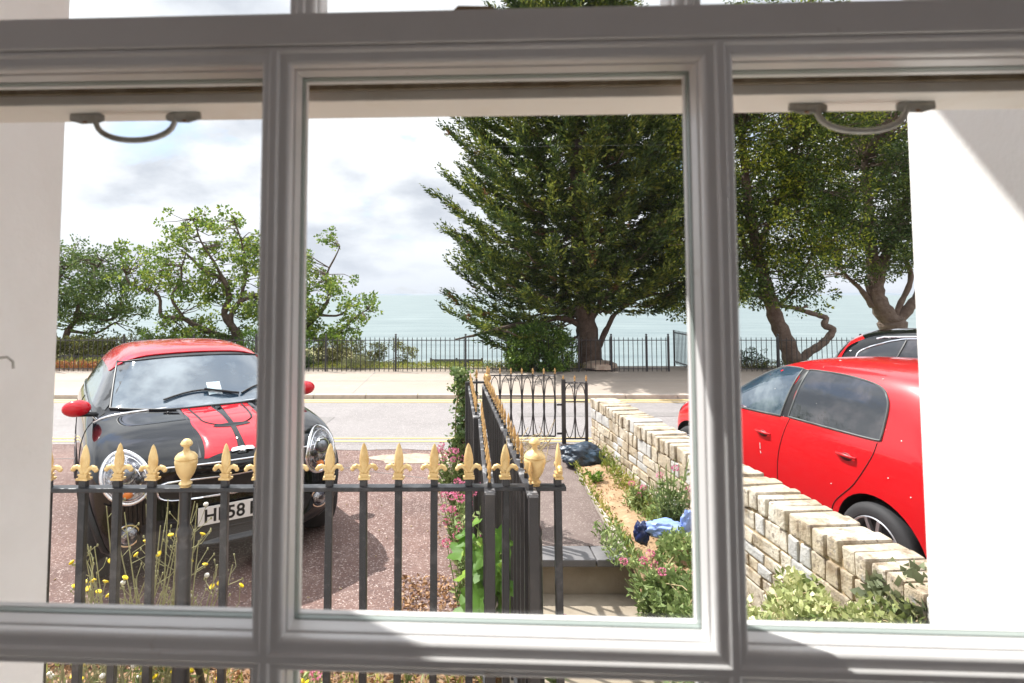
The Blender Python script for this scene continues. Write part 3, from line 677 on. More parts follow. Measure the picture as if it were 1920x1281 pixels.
# bench backs and low posts beyond the fence
bl, br_ = atY(806, 672, 15.2), atY(906, 672, 15.2)
bn = thing('park_bench', 'dark slatted park bench seen from behind through the clifftop railing', 'bench', ((bl.x+br_.x)/2, 15.2, 0))
hw = (br_.x-bl.x)/2; M_BENCH = mat('weathered bench wood', (.10, .11, .125), .8, var=((.17, .18, .2), 8, .4, .8))
for k in range(4): part('back_slat', MB().box((0, 0, bl.z-.05-k*.075), (2*hw, .03, .055)), M_BENCH, bn)
part('seat', MB().box((0, .25, .10), (2*hw, .42, .035)), M_BENCH, bn)
for s in (-hw+.03, 0, hw-.03):
    m = MB(); m.box((s, .0, (bl.z+.02)/2-.1), (.05, .05, bl.z+.2)); m.box((s, .42, 0), (.05, .05, .2)); m.box((s, .22, .07), (.045, .46, .04)); part('leg', m, M_BENCH, bn)

M_STAIN = mat('tar repair', (.20, .185, .18), .92, speck=((.34, .31, .30), 95, .84), bump=(140, .35, .004), coord='World')
def blob_patch(name, cx, cy, rx, ry, m_, z, seed, k=22):
    pts = [(cx+rx*math.cos(2*PI*i/k)*(1+.25*noise.noise((math.cos(2*PI*i/k)*2, math.sin(2*PI*i/k)*2, seed))), cy+ry*math.sin(2*PI*i/k)*(1+.25*noise.noise((math.cos(2*PI*i/k)*2, math.sin(2*PI*i/k)*2, seed+9)))) for i in range(k)]
    m = MB(); m.prism(pts, z, z+.002, 'z'); struct(name, m, m_)
m = MB(); m.prism([(-3.6, 8.1), (-1.9, 8.05), (-1.85, 8.9), (-3.55, 8.95)], -.003, -.0005, 'z'); struct('road_patch', m, M_STAIN)
m = MB(); m.prism([(.9, 8.9), (3.9, 8.95), (3.9, 9.25), (.9, 9.2)], -.003, -.0005, 'z'); struct('road_patch', m, M_STAIN)
for a_, b_, sd in (((-2.6, 6.9), (-.2, 5.9), 1), ((-.9, 7.15), (.1, 6.2), 2), ((-4.6, 6.6), (-3.3, 6.95), 3)):
    m = MB(); k = 16; up_, lo_ = [], []
    for i in range(k+1):
        q = i/k; x = a_[0]+(b_[0]-a_[0])*q; y = a_[1]+(b_[1]-a_[1])*q+.10*noise.noise((q*6, sd, 0)); w_ = .010*(.4+abs(noise.noise((q*9, sd, 4)))*2); up_.append((x, y+w_)); lo_.append((x, y-w_))
    m.prism(up_+lo_[::-1], .001, .003, 'z'); struct('tarmac_crack', m, M_STAIN)
rs_ = random.Random(3); m = MB()
for _ in range(150):
    x, y = rs_.uniform(-3.2, .1), rs_.uniform(3.1, 7.2); m.ball((x, y, .004), (rs_.uniform(.004, .012), rs_.uniform(.004, .010), .004), 5, 4)
struct('gravel', m, M_MORTAR, kind='stuff')
# ================================================================== cars
def carpaint(name, col, rough=.28, var=None):
    return mat(name, col, rough, 0.0, var=var, coat=1.0, spec=.06)
M_CBLACK = mat('black car paint', (.004, .0045, .006), .6, spec=.0, coat=1.0)
M_CRED = carpaint('red car paint', (.62, .008, .020), .26)
M_CRED2 = mat('bright red car paint', (.62, .006, .012), .32, spec=.35, coat=1.0)
M_CGLASS = mat('tinted car glass', (.012, .015, .020), .04, spec=.8, coat=1.0, var=((.06, .055, .06), 3.2, .48, .66), bump=(2.2, .25, .05))
M_CGLASS2 = mat('pale tinted car glass', (.030, .055, .085), .03, spec=1.0, coat=1.0, var=((.16, .20, .23), 2.2, .46, .66), bump=(2.0, .10, .05))
M_TRIM = mat('black plastic trim', (.014, .014, .016), .45)
M_SEAM = mat('panel gap', (.006, .004, .005), .7)
M_CHROME = mat('chrome', (.78, .78, .80), .12, 1.0)
M_SILVER = mat('silver reflector', (.50, .51, .54), .16, 1.0, var=[((.10, .10, .12), 14, .46, .56), ((.8, .8, .82), 30, .6, .7)], bump=(22, 1.0, .02))
M_ALLOY = mat('alloy wheel silver', (.62, .62, .64), .28, .85)
M_TYRE = mat('tyre rubber', (.026, .026, .028), .75, bump=(80, .4, .003))
M_WHITE = mat('number plate white', (.78, .76, .74), .45)
M_INK = mat('plate lettering black', (.01, .01, .01), .5)
M_AMBER = mat('amber lens', (.75, .22, .04), .25)
M_DROP = mat('bird lime', (.80, .78, .74), .8)

def loft_body(stations, level=3, closed_front=True):
    """stations: list of half sections, each a list of (x, y, z) from the keel to the crown; mirrored, capped and smoothed"""
    n = len(stations[0]); bm = bmesh.new(); Rr, Ll = [], []
    for st in stations:
        r = [bm.verts.new(p) for p in st]
        l = [r[0]]+[bm.verts.new((-p[0], p[1], p[2])) for p in st[1:-1]]+[r[-1]]
        Rr.append(r); Ll.append(l)
    for a in range(len(stations)-1):
        for k in range(n-1):
            for S_, fl in ((Rr, 0), (Ll, 1)):
                q = [S_[a][k], S_[a][k+1], S_[a+1][k+1], S_[a+1][k]]
                bm.faces.new(q if not fl else q[::-1])
    for a, fl in ((0, 1), (len(stations)-1, 0)):
        for k in range(n-1):
            q = []
            for vtx in (Rr[a][k], Rr[a][k+1], Ll[a][k+1], Ll[a][k]):
                if vtx not in q: q.append(vtx)
            bm.faces.new(q if not fl else q[::-1])
    bmesh.ops.recalc_face_normals(bm, faces=bm.faces)
    me = bpy.data.meshes.new('cage'); bm.to_mesh(me); bm.free()
    o = bpy.data.objects.new('cage', me); COL.objects.link(o)
    md = o.modifiers.new('s', 'SUBSURF'); md.levels = level; md.render_levels = level
    dg = bpy.context.evaluated_depsgraph_get(); ev = bpy.data.meshes.new_from_object(o.evaluated_get(dg))
    bpy.data.objects.remove(o); bpy.data.meshes.remove(me)
    return ev
def boolean_cut(me, cutter_mb):
    o = bpy.data.objects.new('a', me); COL.objects.link(o)
    c = bpy.data.objects.new('b', cutter_mb.mesh('b')); COL.objects.link(c)
    md = o.modifiers.new('b', 'BOOLEAN'); md.object = c; md.operation = 'DIFFERENCE'; md.solver = 'EXACT'
    dg = bpy.context.evaluated_depsgraph_get(); ev = bpy.data.meshes.new_from_object(o.evaluated_get(dg))
    bpy.data.objects.remove(o); bpy.data.objects.remove(c); return ev
def body_finish(me, paint, arches):
    me.materials.clear(); me.materials.append(paint); me.materials.append(M_TRIM)
    for p in me.polygons:
        p.material_index = 0
        for yy, zz, rr in arches:
            c = p.center
            if abs(c.x) < .97 and all(abs(math.hypot(me.vertices[i].co.y-yy, me.vertices[i].co.z-zz)-rr) < .004 for i in p.vertices): p.material_index = 1
            elif math.hypot(c.y-yy, c.z-zz) < rr-.004 and abs(p.normal.x) > .9 and abs(c.x) < .66: p.material_index = 1
    me.shade_smooth(); me.set_sharp_from_angle(angle=R(38)); return me
def bvh_of(me):
    return BVHTree.FromPolygons([v.co.copy() for v in me.vertices], [tuple(p.vertices) for p in me.polygons])
def smooth_poly(pts, k=6, closed=True, corner=None):
    """Catmull-Rom through the outline; points flagged in corner stay sharp"""
    n = len(pts); out_ = []
    rng_ = range(n) if closed else range(n-1)
    for i in rng_:
        p0, p1, p2, p3 = pts[(i-1) % n] if closed or i > 0 else pts[i], pts[i], pts[(i+1) % n], pts[(i+2) % n] if closed or i+2 < n else pts[(i+1) % n]
        if corner and i in corner: p0 = p1
        if corner and (i+1) % n in corner: p3 = p2
        for j in range(k):
            t_ = j/k
            out_.append(tuple(.5*((2*p1[c])+(-p0[c]+p2[c])*t_+(2*p0[c]-5*p1[c]+4*p2[c]-p3[c])*t_*t_+(-p0[c]+3*p1[c]-3*p2[c]+p3[c])*t_**3) for c in range(2)))
    if not closed: out_.append(tuple(pts[-1]))
    return out_
class Proj:
    """projects flat outlines onto a car body. mode 'side': (y,z) along x; 'front': (x,z) along y; 'top': (x,y) along -z"""
    def __init__(s, bvh): s.b = bvh
    def hit(s, p, mode, off, sgn=1, lean=None):
        a, c = p
        if mode == 'side': o, d = Vector((sgn*3, a, c)), Vector((-sgn, 0, 0))
        elif mode == 'front': o, d = Vector((a, sgn*-9, c)), Vector((0, sgn, 0))
        else: o, d = Vector((a, c, 5)), Vector((0, 0, -1))
        if lean is not None: d = Vector(lean).normalized(); o = Vector((a, c, 5)) if mode == 'top' else o
        h = s.b.ray_cast(o, d)
        k_ = 1.0
        while h[0] is None and k_ > .6:        # beyond the silhouette: slide inwards to the rim
            k_ -= .006
            if mode == 'side': o2 = Vector((sgn*3, a*(1-(1-k_)*.0), c*k_))
            elif mode == 'front': o2 = Vector((a*k_, sgn*-9, c))
            else: o2 = Vector((a*k_, c, 5))
            h = s.b.ray_cast(o2, d)
        if h[0] is None: h = s.b.find_nearest(o+d*(3 if mode != 'front' else 9))
        nn = h[1]
        if nn.dot(d) > 0: nn = -nn
        return h[0]+nn*off, nn
    def patch(s, poly, mode, off=.003, step=.05, sgn=1, thick=.004):
        poly = [Vector(p) for p in poly]; n = len(poly)
        xs = [p.x for p in poly]; ys = [p.y for p in poly]
        pts = list(poly); x = min(xs)+step/2
        def inside(q):
            c = False; j = n-1
            for i in range(n):
                a, b_ = poly[i], poly[j]
                if (a.y > q.y) != (b_.y > q.y) and q.x < (b_.x-a.x)*(q.y-a.y)/(b_.y-a.y)+a.x: c = not c
                j = i
            return c
        while x < max(xs):
            y = min(ys)+step/2
            while y < max(ys):
                q = Vector((x, y))
                if inside(q) and min((q-p).length for p in poly) > step*.45: pts.append(q)
                y += step
            x += step
        r = delaunay_2d_cdt(pts, [(i, (i+1) % n) for i in range(n)], [], 1, 1e-6)
        vs = r[0]; m = MB(); H = [s.hit((v.x, v.y), mode, off, sgn) for v in vs]
        fs = [f for f in r[2] if inside(sum((vs[i] for i in f), Vector((0, 0)))/len(f))]
        V = [h[0] for h in H]; k = len(V); V2 = [h[0]-h[1]*(off+thick) for h in H]
        # outline edges
        cnt = {}
        for f in fs:
            for i in range(len(f)):
                e_ = (f[i], f[(i+1) % len(f)]); key = tuple(sorted(e_)); cnt.setdefault(key, []).append(e_)
        F = list(fs)+[(e_[0][1], e_[0][0], e_[0][0]+k, e_[0][1]+k) for e_ in cnt.values() if len(e_) == 1]
        m.add(V+V2, F); return m
    def line(s, pts, mode, off=.002, rad=.004, sgn=1, n=6, closed=False, step=.04):
        P = []
        seq = list(pts)+([pts[0]] if closed else [])
        for a, b_ in zip(seq[:-1], seq[1:]):
            a, b_ = Vector(a), Vector(b_); k = max(1, int((b_-a).length/step))
            for i in range(k): P.append(a.lerp(b_, i/k))
        P.append(Vector(seq[-1])); m = MB(); m.tube([s.hit((p.x, p.y), mode, off, sgn)[0] for p in P], rad, n); return m
def sec(y, zb, w, z4, p5, p6, z7, z8, bul=0.0, mid=None):
    zm = mid if mid else (zb+.1+z4)/2
    pts = [(0, zb), (.78*w, zb), (.955*w, zb+.09), (w, zm), (.995*w, z4), p5, p6, (p6[0]*.52, z7), (0, z8)]
    return [(x, y+bul*(x/.8)**2, z) for x, z in pts]
def wheel(root, c, r=.30, wd=.19, side=1, spokes=5, name='wheel'):
    """side=+1: outer face towards +x"""
    Mx = Matrix.Rotation(side*PI/2, 3, 'Y'); rr = r*.71
    o = part(name, MB().lathe([(rr, -wd/2), (r*.86, -wd/2), (r*.965, -wd*.40), (r, -wd*.28), (r*1.002, 0), (r, wd*.28), (r*.965, wd*.40), (r*.86, wd/2), (rr*1.02, wd*.47), (rr, wd*.42)], c, 44, Mx, cap=False), M_TYRE, root, smooth=40)
    rim = MB(); rim.lathe([(rr*1.01, wd*.44), (rr*.97, wd*.47), (rr*.93, wd*.44), (rr*.90, wd*.30), (rr*.88, -wd*.3)], c, 40, Mx, cap=False); rim.lathe([(.001, wd*.36), (rr*.16, wd*.36), (rr*.19, wd*.30)], c, 20, Mx)
    for k in range(spokes):
        for s in (-1, 1):
            a = 2*PI*k/spokes; a2 = a+s*.26
            p = Vector((math.cos(a+s*.1)*rr*.12, math.sin(a+s*.1)*rr*.12, wd*.34)); q = Vector((math.cos(a2)*rr*.95, math.sin(a2)*rr*.95, wd*.43))
            pp, qq = Vector(c)+Mx @ p, Vector(c)+Mx @ q; rim.bar(pp, qq, rr*.12, .026, up=Mx @ Vector((0, 0, 1)))
    part('rim', rim, M_ALLOY, o, smooth=40)
    part('brake_disc', MB().lathe([(.001, wd*.05), (rr*.85, wd*.05), (rr*.85, wd*.02)], c, 28, Mx), mat('dark wheel well', (.03, .03, .032), .6), o)
    return o

# ---------------------------------------------------------------- black hatchback with red roof and stripes (local: x to its left side, y rearwards)
mini = thing('striped_car', 'black hatchback with red roof and red bonnet stripes behind the gold railing', 'car', (-1.397, 3.822, 0), .593)
ST = [sec(.03, .26, .46, .60, (.40, .67), (.30, .70), .71, .712, .30),
      sec(.06, .20, .74, .62, (.66, .735), (.46, .775), .785, .79, .24),
      sec(.24, .18, .815, .70, (.735, .82), (.50, .865), .885, .89, .10),
      sec(.60, .17, .845, .76, (.775, .875), (.53, .925), .945, .95, .02),
      sec(.96, .17, .845, .78, (.785, .885), (.58, .930), .950, .955, .0),
      sec(1.08, .17, .845, .80, (.775, .90), (.66, .945), .965, .97, .18),
      sec(1.24, .17, .845, .82, (.765, .92), (.665, 1.045), 1.065, 1.07, .17),
      sec(1.60, .17, .845, .83, (.755, .945), (.61, 1.265), 1.30, 1.31, .10),
      sec(1.80, .17, .845, .84, (.75, .95), (.595, 1.325), 1.35, 1.357, .06),
      sec(2.50, .17, .845, .86, (.75, .96), (.59, 1.345), 1.372, 1.38, .0),
      sec(3.15, .17, .84, .86, (.74, .97), (.57, 1.31), 1.34, 1.345, .0),
      sec(3.40, .18, .82, .86, (.71, .97), (.52, 1.24), 1.27, 1.275, -.05),
      sec(3.58, .20, .78, .80, (.66, .90), (.48, 1.0), 1.02, 1.025, -.10),
      sec(3.70, .28, .66, .66, (.56, .72), (.40, .76), .77, .775, -.14)]
ev = loft_body(ST, 3); B = Proj(bvh_of(ev))
cut = MB()
for yy in (.66, 3.02):
    for s in (-1, 1): cut.lathe([(.335, -.2), (.335, .2)], (s*.80, yy, .305), 32, Matrix.Rotation(PI/2, 3, 'Y'))
ev2 = boolean_cut(ev, cut); body_finish(ev2, M_CBLACK, [(.66, .305, .335), (3.02, .305, .335)])
body = link('body', ev2, mini)
# red roof, from the drip rail up
roofpoly = smooth_poly([(-.60, 1.74), (-.30, 1.70), (0, 1.69), (.30, 1.70), (.60, 1.74), (.628, 2.0), (.628, 2.8), (.60, 3.22), (.40, 3.36), (0, 3.40), (-.40, 3.36), (-.60, 3.22), (-.628, 2.8), (-.628, 2.0)], 5)
part('roof', B.patch(roofpoly, 'top', .010, .07, thick=.02), M_CRED, mini, smooth=60)
# glass
wind = smooth_poly([(-.65, .965), (-.35, .955), (0, .958), (.35, .955), (.65, .965), (.585, 1.225), (.53, 1.262), (.25, 1.288), (0, 1.292), (-.25, 1.288), (-.53, 1.262), (-.585, 1.225)], 4, corner=(0, 4))
part('windscreen', B.patch(wind, 'front', .006, .06, thick=.008), M_CGLASS2, mini, smooth=60)
part('windscreen_seal', B.line(wind, 'front', .005, .010, closed=True), M_TRIM, mini, smooth=60)
sidew = smooth_poly([(1.26, .955), (1.54, 1.18), (1.72, 1.275), (2.2, 1.300), (2.9, 1.285), (3.16, 1.25), (3.20, 1.10), (3.17, .985), (2.2, .975)], 4, corner=(0, 6, 7))
for s in (-1, 1):
    o = part('side_window', B.patch(sidew, 'side', .005, .06, s, .008), M_CGLASS, mini, smooth=60)
    part('belt_trim', B.line([(1.15, .905), (1.6, .93), (3.3, .955)], 'side', .004, .009, s), M_CHROME, mini, smooth=60)
    part('door', B.line([(1.22, .94), (1.14, .80), (1.16, .45), (1.25, .26), (2.2, .25), (2.34, .50), (2.36, .95)], 'side', .001, .0035, s), M_SEAM, mini)
    part('wheel_arch_trim', B.line([(.66+.36*math.cos(a), .305+.36*math.sin(a)) for a in np.linspace(-.25, PI+.25, 22)], 'side', .002, .020, s), M_TRIM, mini, smooth=60)
part('cowl_trim', B.line([(-.76, 1.16), (-.62, 1.115), (-.35, 1.055), (0, 1.03), (.35, 1.055), (.62, 1.115), (.76, 1.16)], 'top', .004, .008), M_CHROME, mini, smooth=60)
# bonnet stripes
M_DSTR = mat('dark grey stripe', (.035, .035, .04), .3)
SY0, SY1 = .10, .985
red = [(-.215, SY0)]+[(-.215-.0*i, SY0) for i in ()]+[(.255, SY0), (.255, .5), (.265, SY1), (-.225, SY1), (-.225, .5)]
part('bonnet_stripe', B.patch([(x+.02, y) for x, y in red], 'top', .0035, .05), M_CRED, mini, smooth=60, label='wide red bonnet stripe')
part('bonnet_stripe', B.patch([(.005, .09), (.075, .09), (.075, .99), (.005, .99)], 'top', .0065, .035), M_CBLACK, mini, smooth=60, label='narrow black centre stripe')
for x in (-.225, .305):
    part('stripe_edge', B.patch([(x-.014, .11), (x+.014, .11), (x+.014, .98), (x-.014, .98)], 'top', .0035, .05), M_DSTR, mini, smooth=60)
arc = [(.235, .95), (.225, .75)]+[(.04+.175*math.cos(a), .60-.19*math.sin(a)) for a in np.linspace(0, PI, 22)]+[(-.145, .75), (-.155, .95)]
part('stripe_ring', B.line(arc, 'top', .000, .009), M_CBLACK, mini, smooth=60)
part('stripe_bar', B.patch(smooth_poly([(-.07, .40), (.04, .375), (.15, .40), (.15, .43), (.04, .445), (-.07, .43)], 4), 'top', .0066, .04), M_CBLACK, mini)
# winged badge
bp_, bn_ = B.hit((.04, .115), 'top', .010); bd = MB(); bd.lathe([(.018, -.003), (.024, .0), (.018, .004), (.013, .002)], (0, 0, 0), 20)
for s in (-1, 1):
    bd.prism([(s*.018, -.012), (s*.070, -.018), (s*.074, -.006), (s*.066, .010), (s*.030, .016), (s*.018, .012)], -.002, .003, 'z')
bo = part('badge', bd, M_CHROME, mini, smooth=40, loc=bp_); bo.rotation_euler = (R(38), 0, 0)
# headlights: ring, reflector, projector, indicator, cover
for s in (-1, 1):
    cx, cz = s*.615, .695
    ell = [(cx+.128*math.cos(a)-s*.0, cz+.140*math.sin(a)+.015*s*math.cos(a)) for a in np.linspace(0, 2*PI, 36, endpoint=False)]
    hl = part('headlight', B.patch([(cx+(x-cx)*.97, cz+(z-cz)*.97) for x, z in ell], 'front', .004, .035, thick=.006), M_SILVER, mini, smooth=60)
    for rr_, rad in ((.86, .004), (.60, .003)): part('reflector_ring', B.line([(cx+(x-cx)*rr_, cz+(z-cz)*rr_) for x, z in ell], 'front', .010, rad, closed=True), M_CHROME, hl, smooth=60)
    for k in range(7): part('reflector_rib', B.line([(cx-.07+k*.023, cz-.115+.02*abs(k-3)), (cx-.07+k*.023, cz-.045)], 'front', .006, .0028), M_TRIM, hl)
    q, nn = B.hit((cx-s*.065, cz+.0), 'front', .008); part('side_bulb', MB().ball(q, (.024, .02, .024), 12, 8), M_TRIM, hl, smooth=60)
    part('headlight_ring', B.line(ell, 'front', .006, .013, closed=True, n=8), M_CHROME, hl, smooth=60)
    q, nn = B.hit((cx+s*.0, cz+.035), 'front', .010); part('projector', MB().ball(q, (.046, .046, .046), 14, 9), mat('projector lens', (.16, .17, .19), .08, .4, coat=1), hl, smooth=60)
    part('projector_ring', MB().tube([q+Vector((.050*math.cos(a), -.012, .050*math.sin(a))) for a in np.linspace(0, 2*PI, 24)], .006, 6), M_CHROME, hl, smooth=60)
    q, nn = B.hit((cx-s*.01, cz-.085), 'front', .008); part('indicator', MB().ball(q, (.030, .022, .024), 12, 8), M_AMBER, hl, smooth=60)
    cov_ = [(cx+(x-cx)*.95, cz+(z-cz)*.95) for x, z in ell]
    part('lens_cover', B.patch(cov_, 'front', .022, .035, thick=-.018), pane_glass('headlight cover', .06), hl, smooth=60)
# front: grille, bumper openings, lamps, plate
part('grille', B.patch(smooth_poly([(-.40, .655), (0, .650), (.40, .655), (.44, .60), (.36, .55), (0, .545), (-.36, .55), (-.44, .60)], 4), 'front', .004, .05), M_TRIM, mini, smooth=60)
part('grille_trim', B.line(smooth_poly([(-.40, .662), (0, .66), (.40, .662), (.45, .60), (.37, .545), (0, .535), (-.37, .545), (-.45, .60)], 4), 'front', .005, .008, closed=True), M_CHROME, mini, smooth=60)
part('bonnet_lip', B.line([(-.62, .745), (-.4, .755), (0, .76), (.4, .755), (.62, .745)], 'front', .003, .006), M_CHROME, mini, smooth=60)
part('air_intake', B.patch(smooth_poly([(-.48, .43), (0, .42), (.48, .43), (.52, .36), (.40, .29), (0, .28), (-.40, .29), (-.52, .36)], 4), 'front', .003, .05), M_SEAM, mini, smooth=60)
for z in (.33, .37, .41): part('intake_bar', B.line([(-.42, z), (0, z), (.42, z)], 'front', .006, .006), M_TRIM, mini)
for s in (-1, 1):
    q, nn = B.hit((s*.60, .37), 'front', .006); f_ = part('fog_lamp', MB().ball(q, (.055, .03, .055), 14, 8), M_SILVER, mini, smooth=60)
    part('fog_lamp_ring', MB().tube([q+Vector((.062*math.cos(a), -.006, .062*math.sin(a))) for a in np.linspace(0, 2*PI, 24)], .008, 6), M_CHROME, f_, smooth=60)
pz = .425; q, _ = B.hit((0, pz), 'front', .02); px0 = -.225
pl = part('number_plate', MB().box((px0+.26, q.y-.004, pz), (.52, .010, .112)), M_WHITE, mini, bev=.003)
fc = bpy.data.curves.new('plate_lettering', 'FONT'); fc.body = 'HF58 H'; fc.size = .113; fc.extrude = .001; fc.offset = .0022; fc.space_character = 1.04; fc.space_word = .7; fc.materials.append(M_INK)
fo = bpy.data.objects.new('t', fc); COL.objects.link(fo); fm = bpy.data.meshes.new_from_object(fo.evaluated_get(bpy.context.evaluated_depsgraph_get())); bpy.data.objects.remove(fo); fo = link('plate_lettering', fm); fo.parent = pl; fo.rotation_euler = (PI/2, 0, 0); fo.location = (px0+.032, q.y-.0095, pz-.038)
# wipers, washer jets, mirrors, permit card
for x0, x1, zt in ((-.30, .26, 1.055), (.28, .72, 1.05)):
    m = MB(); a, _ = B.hit((x1, 1.00), 'front', .02); pts = []
    for k in range(9):
        x = x1+(x0-x1)*k/8; z = .985+.045*math.sin(PI*k/8)
        pts.append(B.hit((max(-.63, min(.63, x)), z+.012), 'front', .018)[0])
    m.tube(pts, .0075, 6); m.tube([pts[4]+Vector((.02, -.01, .01)), pts[1]+Vector((0, -.02, 0)), a], .008, 6); part('wiper', m, M_TRIM, mini, smooth=60)
for x in (-.30, .40):
    q, _ = B.hit((x, .93), 'top', .004); part('washer_jet', MB().ball(q, (.010, .014, .007), 8, 5), M_TRIM, mini)
for s in (-1, 1):
    c = Vector((s*.865, 1.28, .985)); m = MB(); m.ball(c, (.095, .060, .062), 16, 10); mo = part('door_mirror', m, M_CRED, mini, smooth=60)
    m = MB(); m.tube([(s*.74, 1.30, .93), (s*.80, 1.29, .935), (s*.85, 1.285, .945)], [.022, .018, .024], 8); part('mirror_arm', m, M_TRIM, mo, smooth=60)
    part('mirror_glass', MB().box((c.x, c.y+.052, c.z), (.14, .012, .085)), M_CHROME, mo, bev=.004)
card = smooth_poly([(.00, 1.010), (.105, 1.010), (.105, 1.095), (.00, 1.095)], 1)
part('parking_permit', B.patch([(x+.03, z) for x, z in card], 'front', .0085, .04, thick=.002), mat('permit card', (.45, .60, .66), .6, var=((.75, .82, .84), 25, .4, .6)), mini)
for s, y in ((-1, .66), (1, .66), (-1, 3.02), (1, 3.02)): wheel(mini, (s*.735, y, .305), .305, .19, s, 5)
part('exhaust', MB().tube([(0, 3.45, .24), (0, 3.74, .24)], .035, 10), M_CHROME, mini)

# ---------------------------------------------------------------- red five-door hatchback (local: x right, y forward, side facing us at x=-.82)
CW = .82; a_ = .185
redc = thing('red_hatchback', 'bright red five door hatchback parked nose out beyond the brick wall', 'car', (3.183+CW*math.cos(a_), 3.819+CW*math.sin(a_), -.189), a_)
ST = [sec(-.02, .08, .60, .50, (.52, .62), (.40, .72), .74, .745, .10),
      sec(.02, .02, .76, .62, (.71, .80), (.56, .90), .92, .925, .08),
      sec(.10, .0, .81, .80, (.765, .93), (.60, 1.18), 1.20, 1.205, .07),
      sec(.20, .0, .82, .84, (.775, .95), (.62, 1.36), 1.40, 1.405, .05),
      sec(.36, .0, .82, .86, (.78, .96), (.655, 1.42), 1.465, 1.475, .03),
      sec(.90, .0, .82, .84, (.785, .94), (.67, 1.425), 1.475, 1.488, .0),
      sec(1.50, .0, .82, .82, (.785, .92), (.665, 1.395), 1.45, 1.465, .0),
      sec(1.95, .0, .82, .80, (.785, .905), (.645, 1.315), 1.37, 1.385, -.03),
      sec(2.38, .0, .82, .79, (.78, .89), (.655, 1.10), 1.15, 1.16, -.10),
      sec(2.66, .0, .82, .78, (.775, .875), (.66, .96), .99, 1.0, -.14),
      sec(2.86, .0, .82, .76, (.765, .85), (.60, .91), .93, .935, -.10),
      sec(3.20, .0, .82, .70, (.76, .79), (.52, .85), .87, .875, -.04),
      sec(3.44, .02, .81, .58, (.72, .68), (.46, .74), .76, .765, -.08),
      sec(3.54, .10, .60, .42, (.52, .52), (.38, .58), .60, .60, -.20)]
ev = loft_body(ST, 3); B = Proj(bvh_of(ev)); cut = MB()
WR, WF = (.625, .155), (3.00, .205)
for yy, zz in (WR, WF):
    for s in (-1, 1): cut.lathe([(.375, -.2), (.375, .2)], (s*.78, yy, zz), 36, Matrix.Rotation(PI/2, 3, 'Y'))
ev2 = boolean_cut(ev, cut); body_finish(ev2, M_CRED2, [(*WR, .375), (*WF, .375)])
link('body', ev2, redc)
rearw = smooth_poly([(1.50, .930), (1.43, 1.325), (1.40, 1.348), (1.0, 1.352), (.70, 1.318), (.60, 1.250), (.565, 1.15), (.575, .955), (.62, .938), (1.0, .932)], 5, corner=(0, 1, 7))
frontw = smooth_poly([(1.60, .918), (1.515, 1.330), (1.54, 1.345), (1.78, 1.330), (1.98, 1.265), (2.22, 1.130), (2.52, .925), (2.50, .890), (2.1, .893)], 5, corner=(0, 1, 6))
pil = [(1.50, .925), (1.43, 1.345), (1.53, 1.345), (1.60, .918)]
for s in (-1, 1):
    part('rear_window', B.patch(rearw, 'side', .005, .05, s, .006), M_CGLASS, redc, smooth=60, label='darkly tinted rear door window')
    part('front_window', B.patch(frontw, 'side', .005, .05, s, .006), M_CGLASS2, redc, smooth=60)
    part('window_pillar', B.patch(pil, 'side', .004, .05, s, .006), M_TRIM, redc, smooth=60)
    for pg in (rearw, frontw): part('window_seal', B.line(pg, 'side', .004, .0085, s, closed=True), mat('grey rubber seal', (.10, .11, .11), .5), redc, smooth=60)
    for pts in ([(1.485, .915), (1.60, .60), (1.64, .30), (1.62, .10)], [(.60, .92), (.64, .80), (.80, .56), (1.00, .36), (1.06, .20), (1.08, .05)], [(2.60, .88), (2.62, .60), (2.58, .10)], [(.60, .93), (1.55, .915), (2.6, .885)][0:0] or [(1.08, .06), (2.58, .06)]):
        part('door_seam', B.line(smooth_poly(pts, 5, closed=False), 'side', .0005, .0035, s), M_SEAM, redc)
    for y, z in ((1.80, .725), (.865, .757)):
        q, nn = B.hit((y, z), 'side', .0, s)
        cup = part('handle_cup', MB().ball(q+Vector((s*.001, 0, -.006)), (.008, .058, .030), 18, 10), mat('dark handle recess', (.10, .004, .006), .5), redc, smooth=60)
        h = MB(); h.tube([q+Vector((s*.004, -.092, .004)), q+Vector((s*.026, -.066, .006)), q+Vector((s*.030, 0, .009)), q+Vector((s*.026, .066, .010)), q+Vector((s*.004, .092, .008))], [.009, .012, .013, .012, .009], 10, sx=.8)
        part('door_handle', h, M_CRED2, redc, smooth=60)
    part('sill_trim', B.line([(1.1, .03), (2.5, .03)], 'side', .004, .02, s), M_TRIM, redc)
# hem of door skin: lighter swage line and rear lights
for s in (-1, 1):
    part('tail_light', B.patch(smooth_poly([(.10, .78), (.10, 1.02), (.17, 1.10), (.26, 1.04), (.25, .84)], 4), 'side', .004, .04, s), mat('red lamp lens', (.45, .01, .01), .1, coat=1), redc, smooth=60)
    c = Vector((s*.92, 2.36, .93)); part('door_mirror', MB().ball(c, (.09, .055, .06), 14, 9), M_CRED2, redc, smooth=60)
    part('headlight', B.patch(smooth_poly([(3.24, .66), (3.36, .62), (3.44, .66), (3.38, .74), (3.24, .76)], 4), 'side', .004, .04, s), M_SILVER, redc, smooth=60)
wsp = smooth_poly([(-.66, .98), (0, 1.0), (.66, .98), (.60, 1.28), (0, 1.34), (-.60, 1.28)], 4, corner=(0, 2))
part('windscreen', B.patch(wsp, 'front', .006, .06, sgn=-1), M_CGLASS2, redc, smooth=60)
part('rear_screen', B.patch(smooth_poly([(-.58, 1.0), (0, 1.0), (.58, 1.0), (.54, 1.34), (0, 1.37), (-.54, 1.34)], 4), 'front', .006, .06, sgn=1), M_CGLASS, redc, smooth=60)
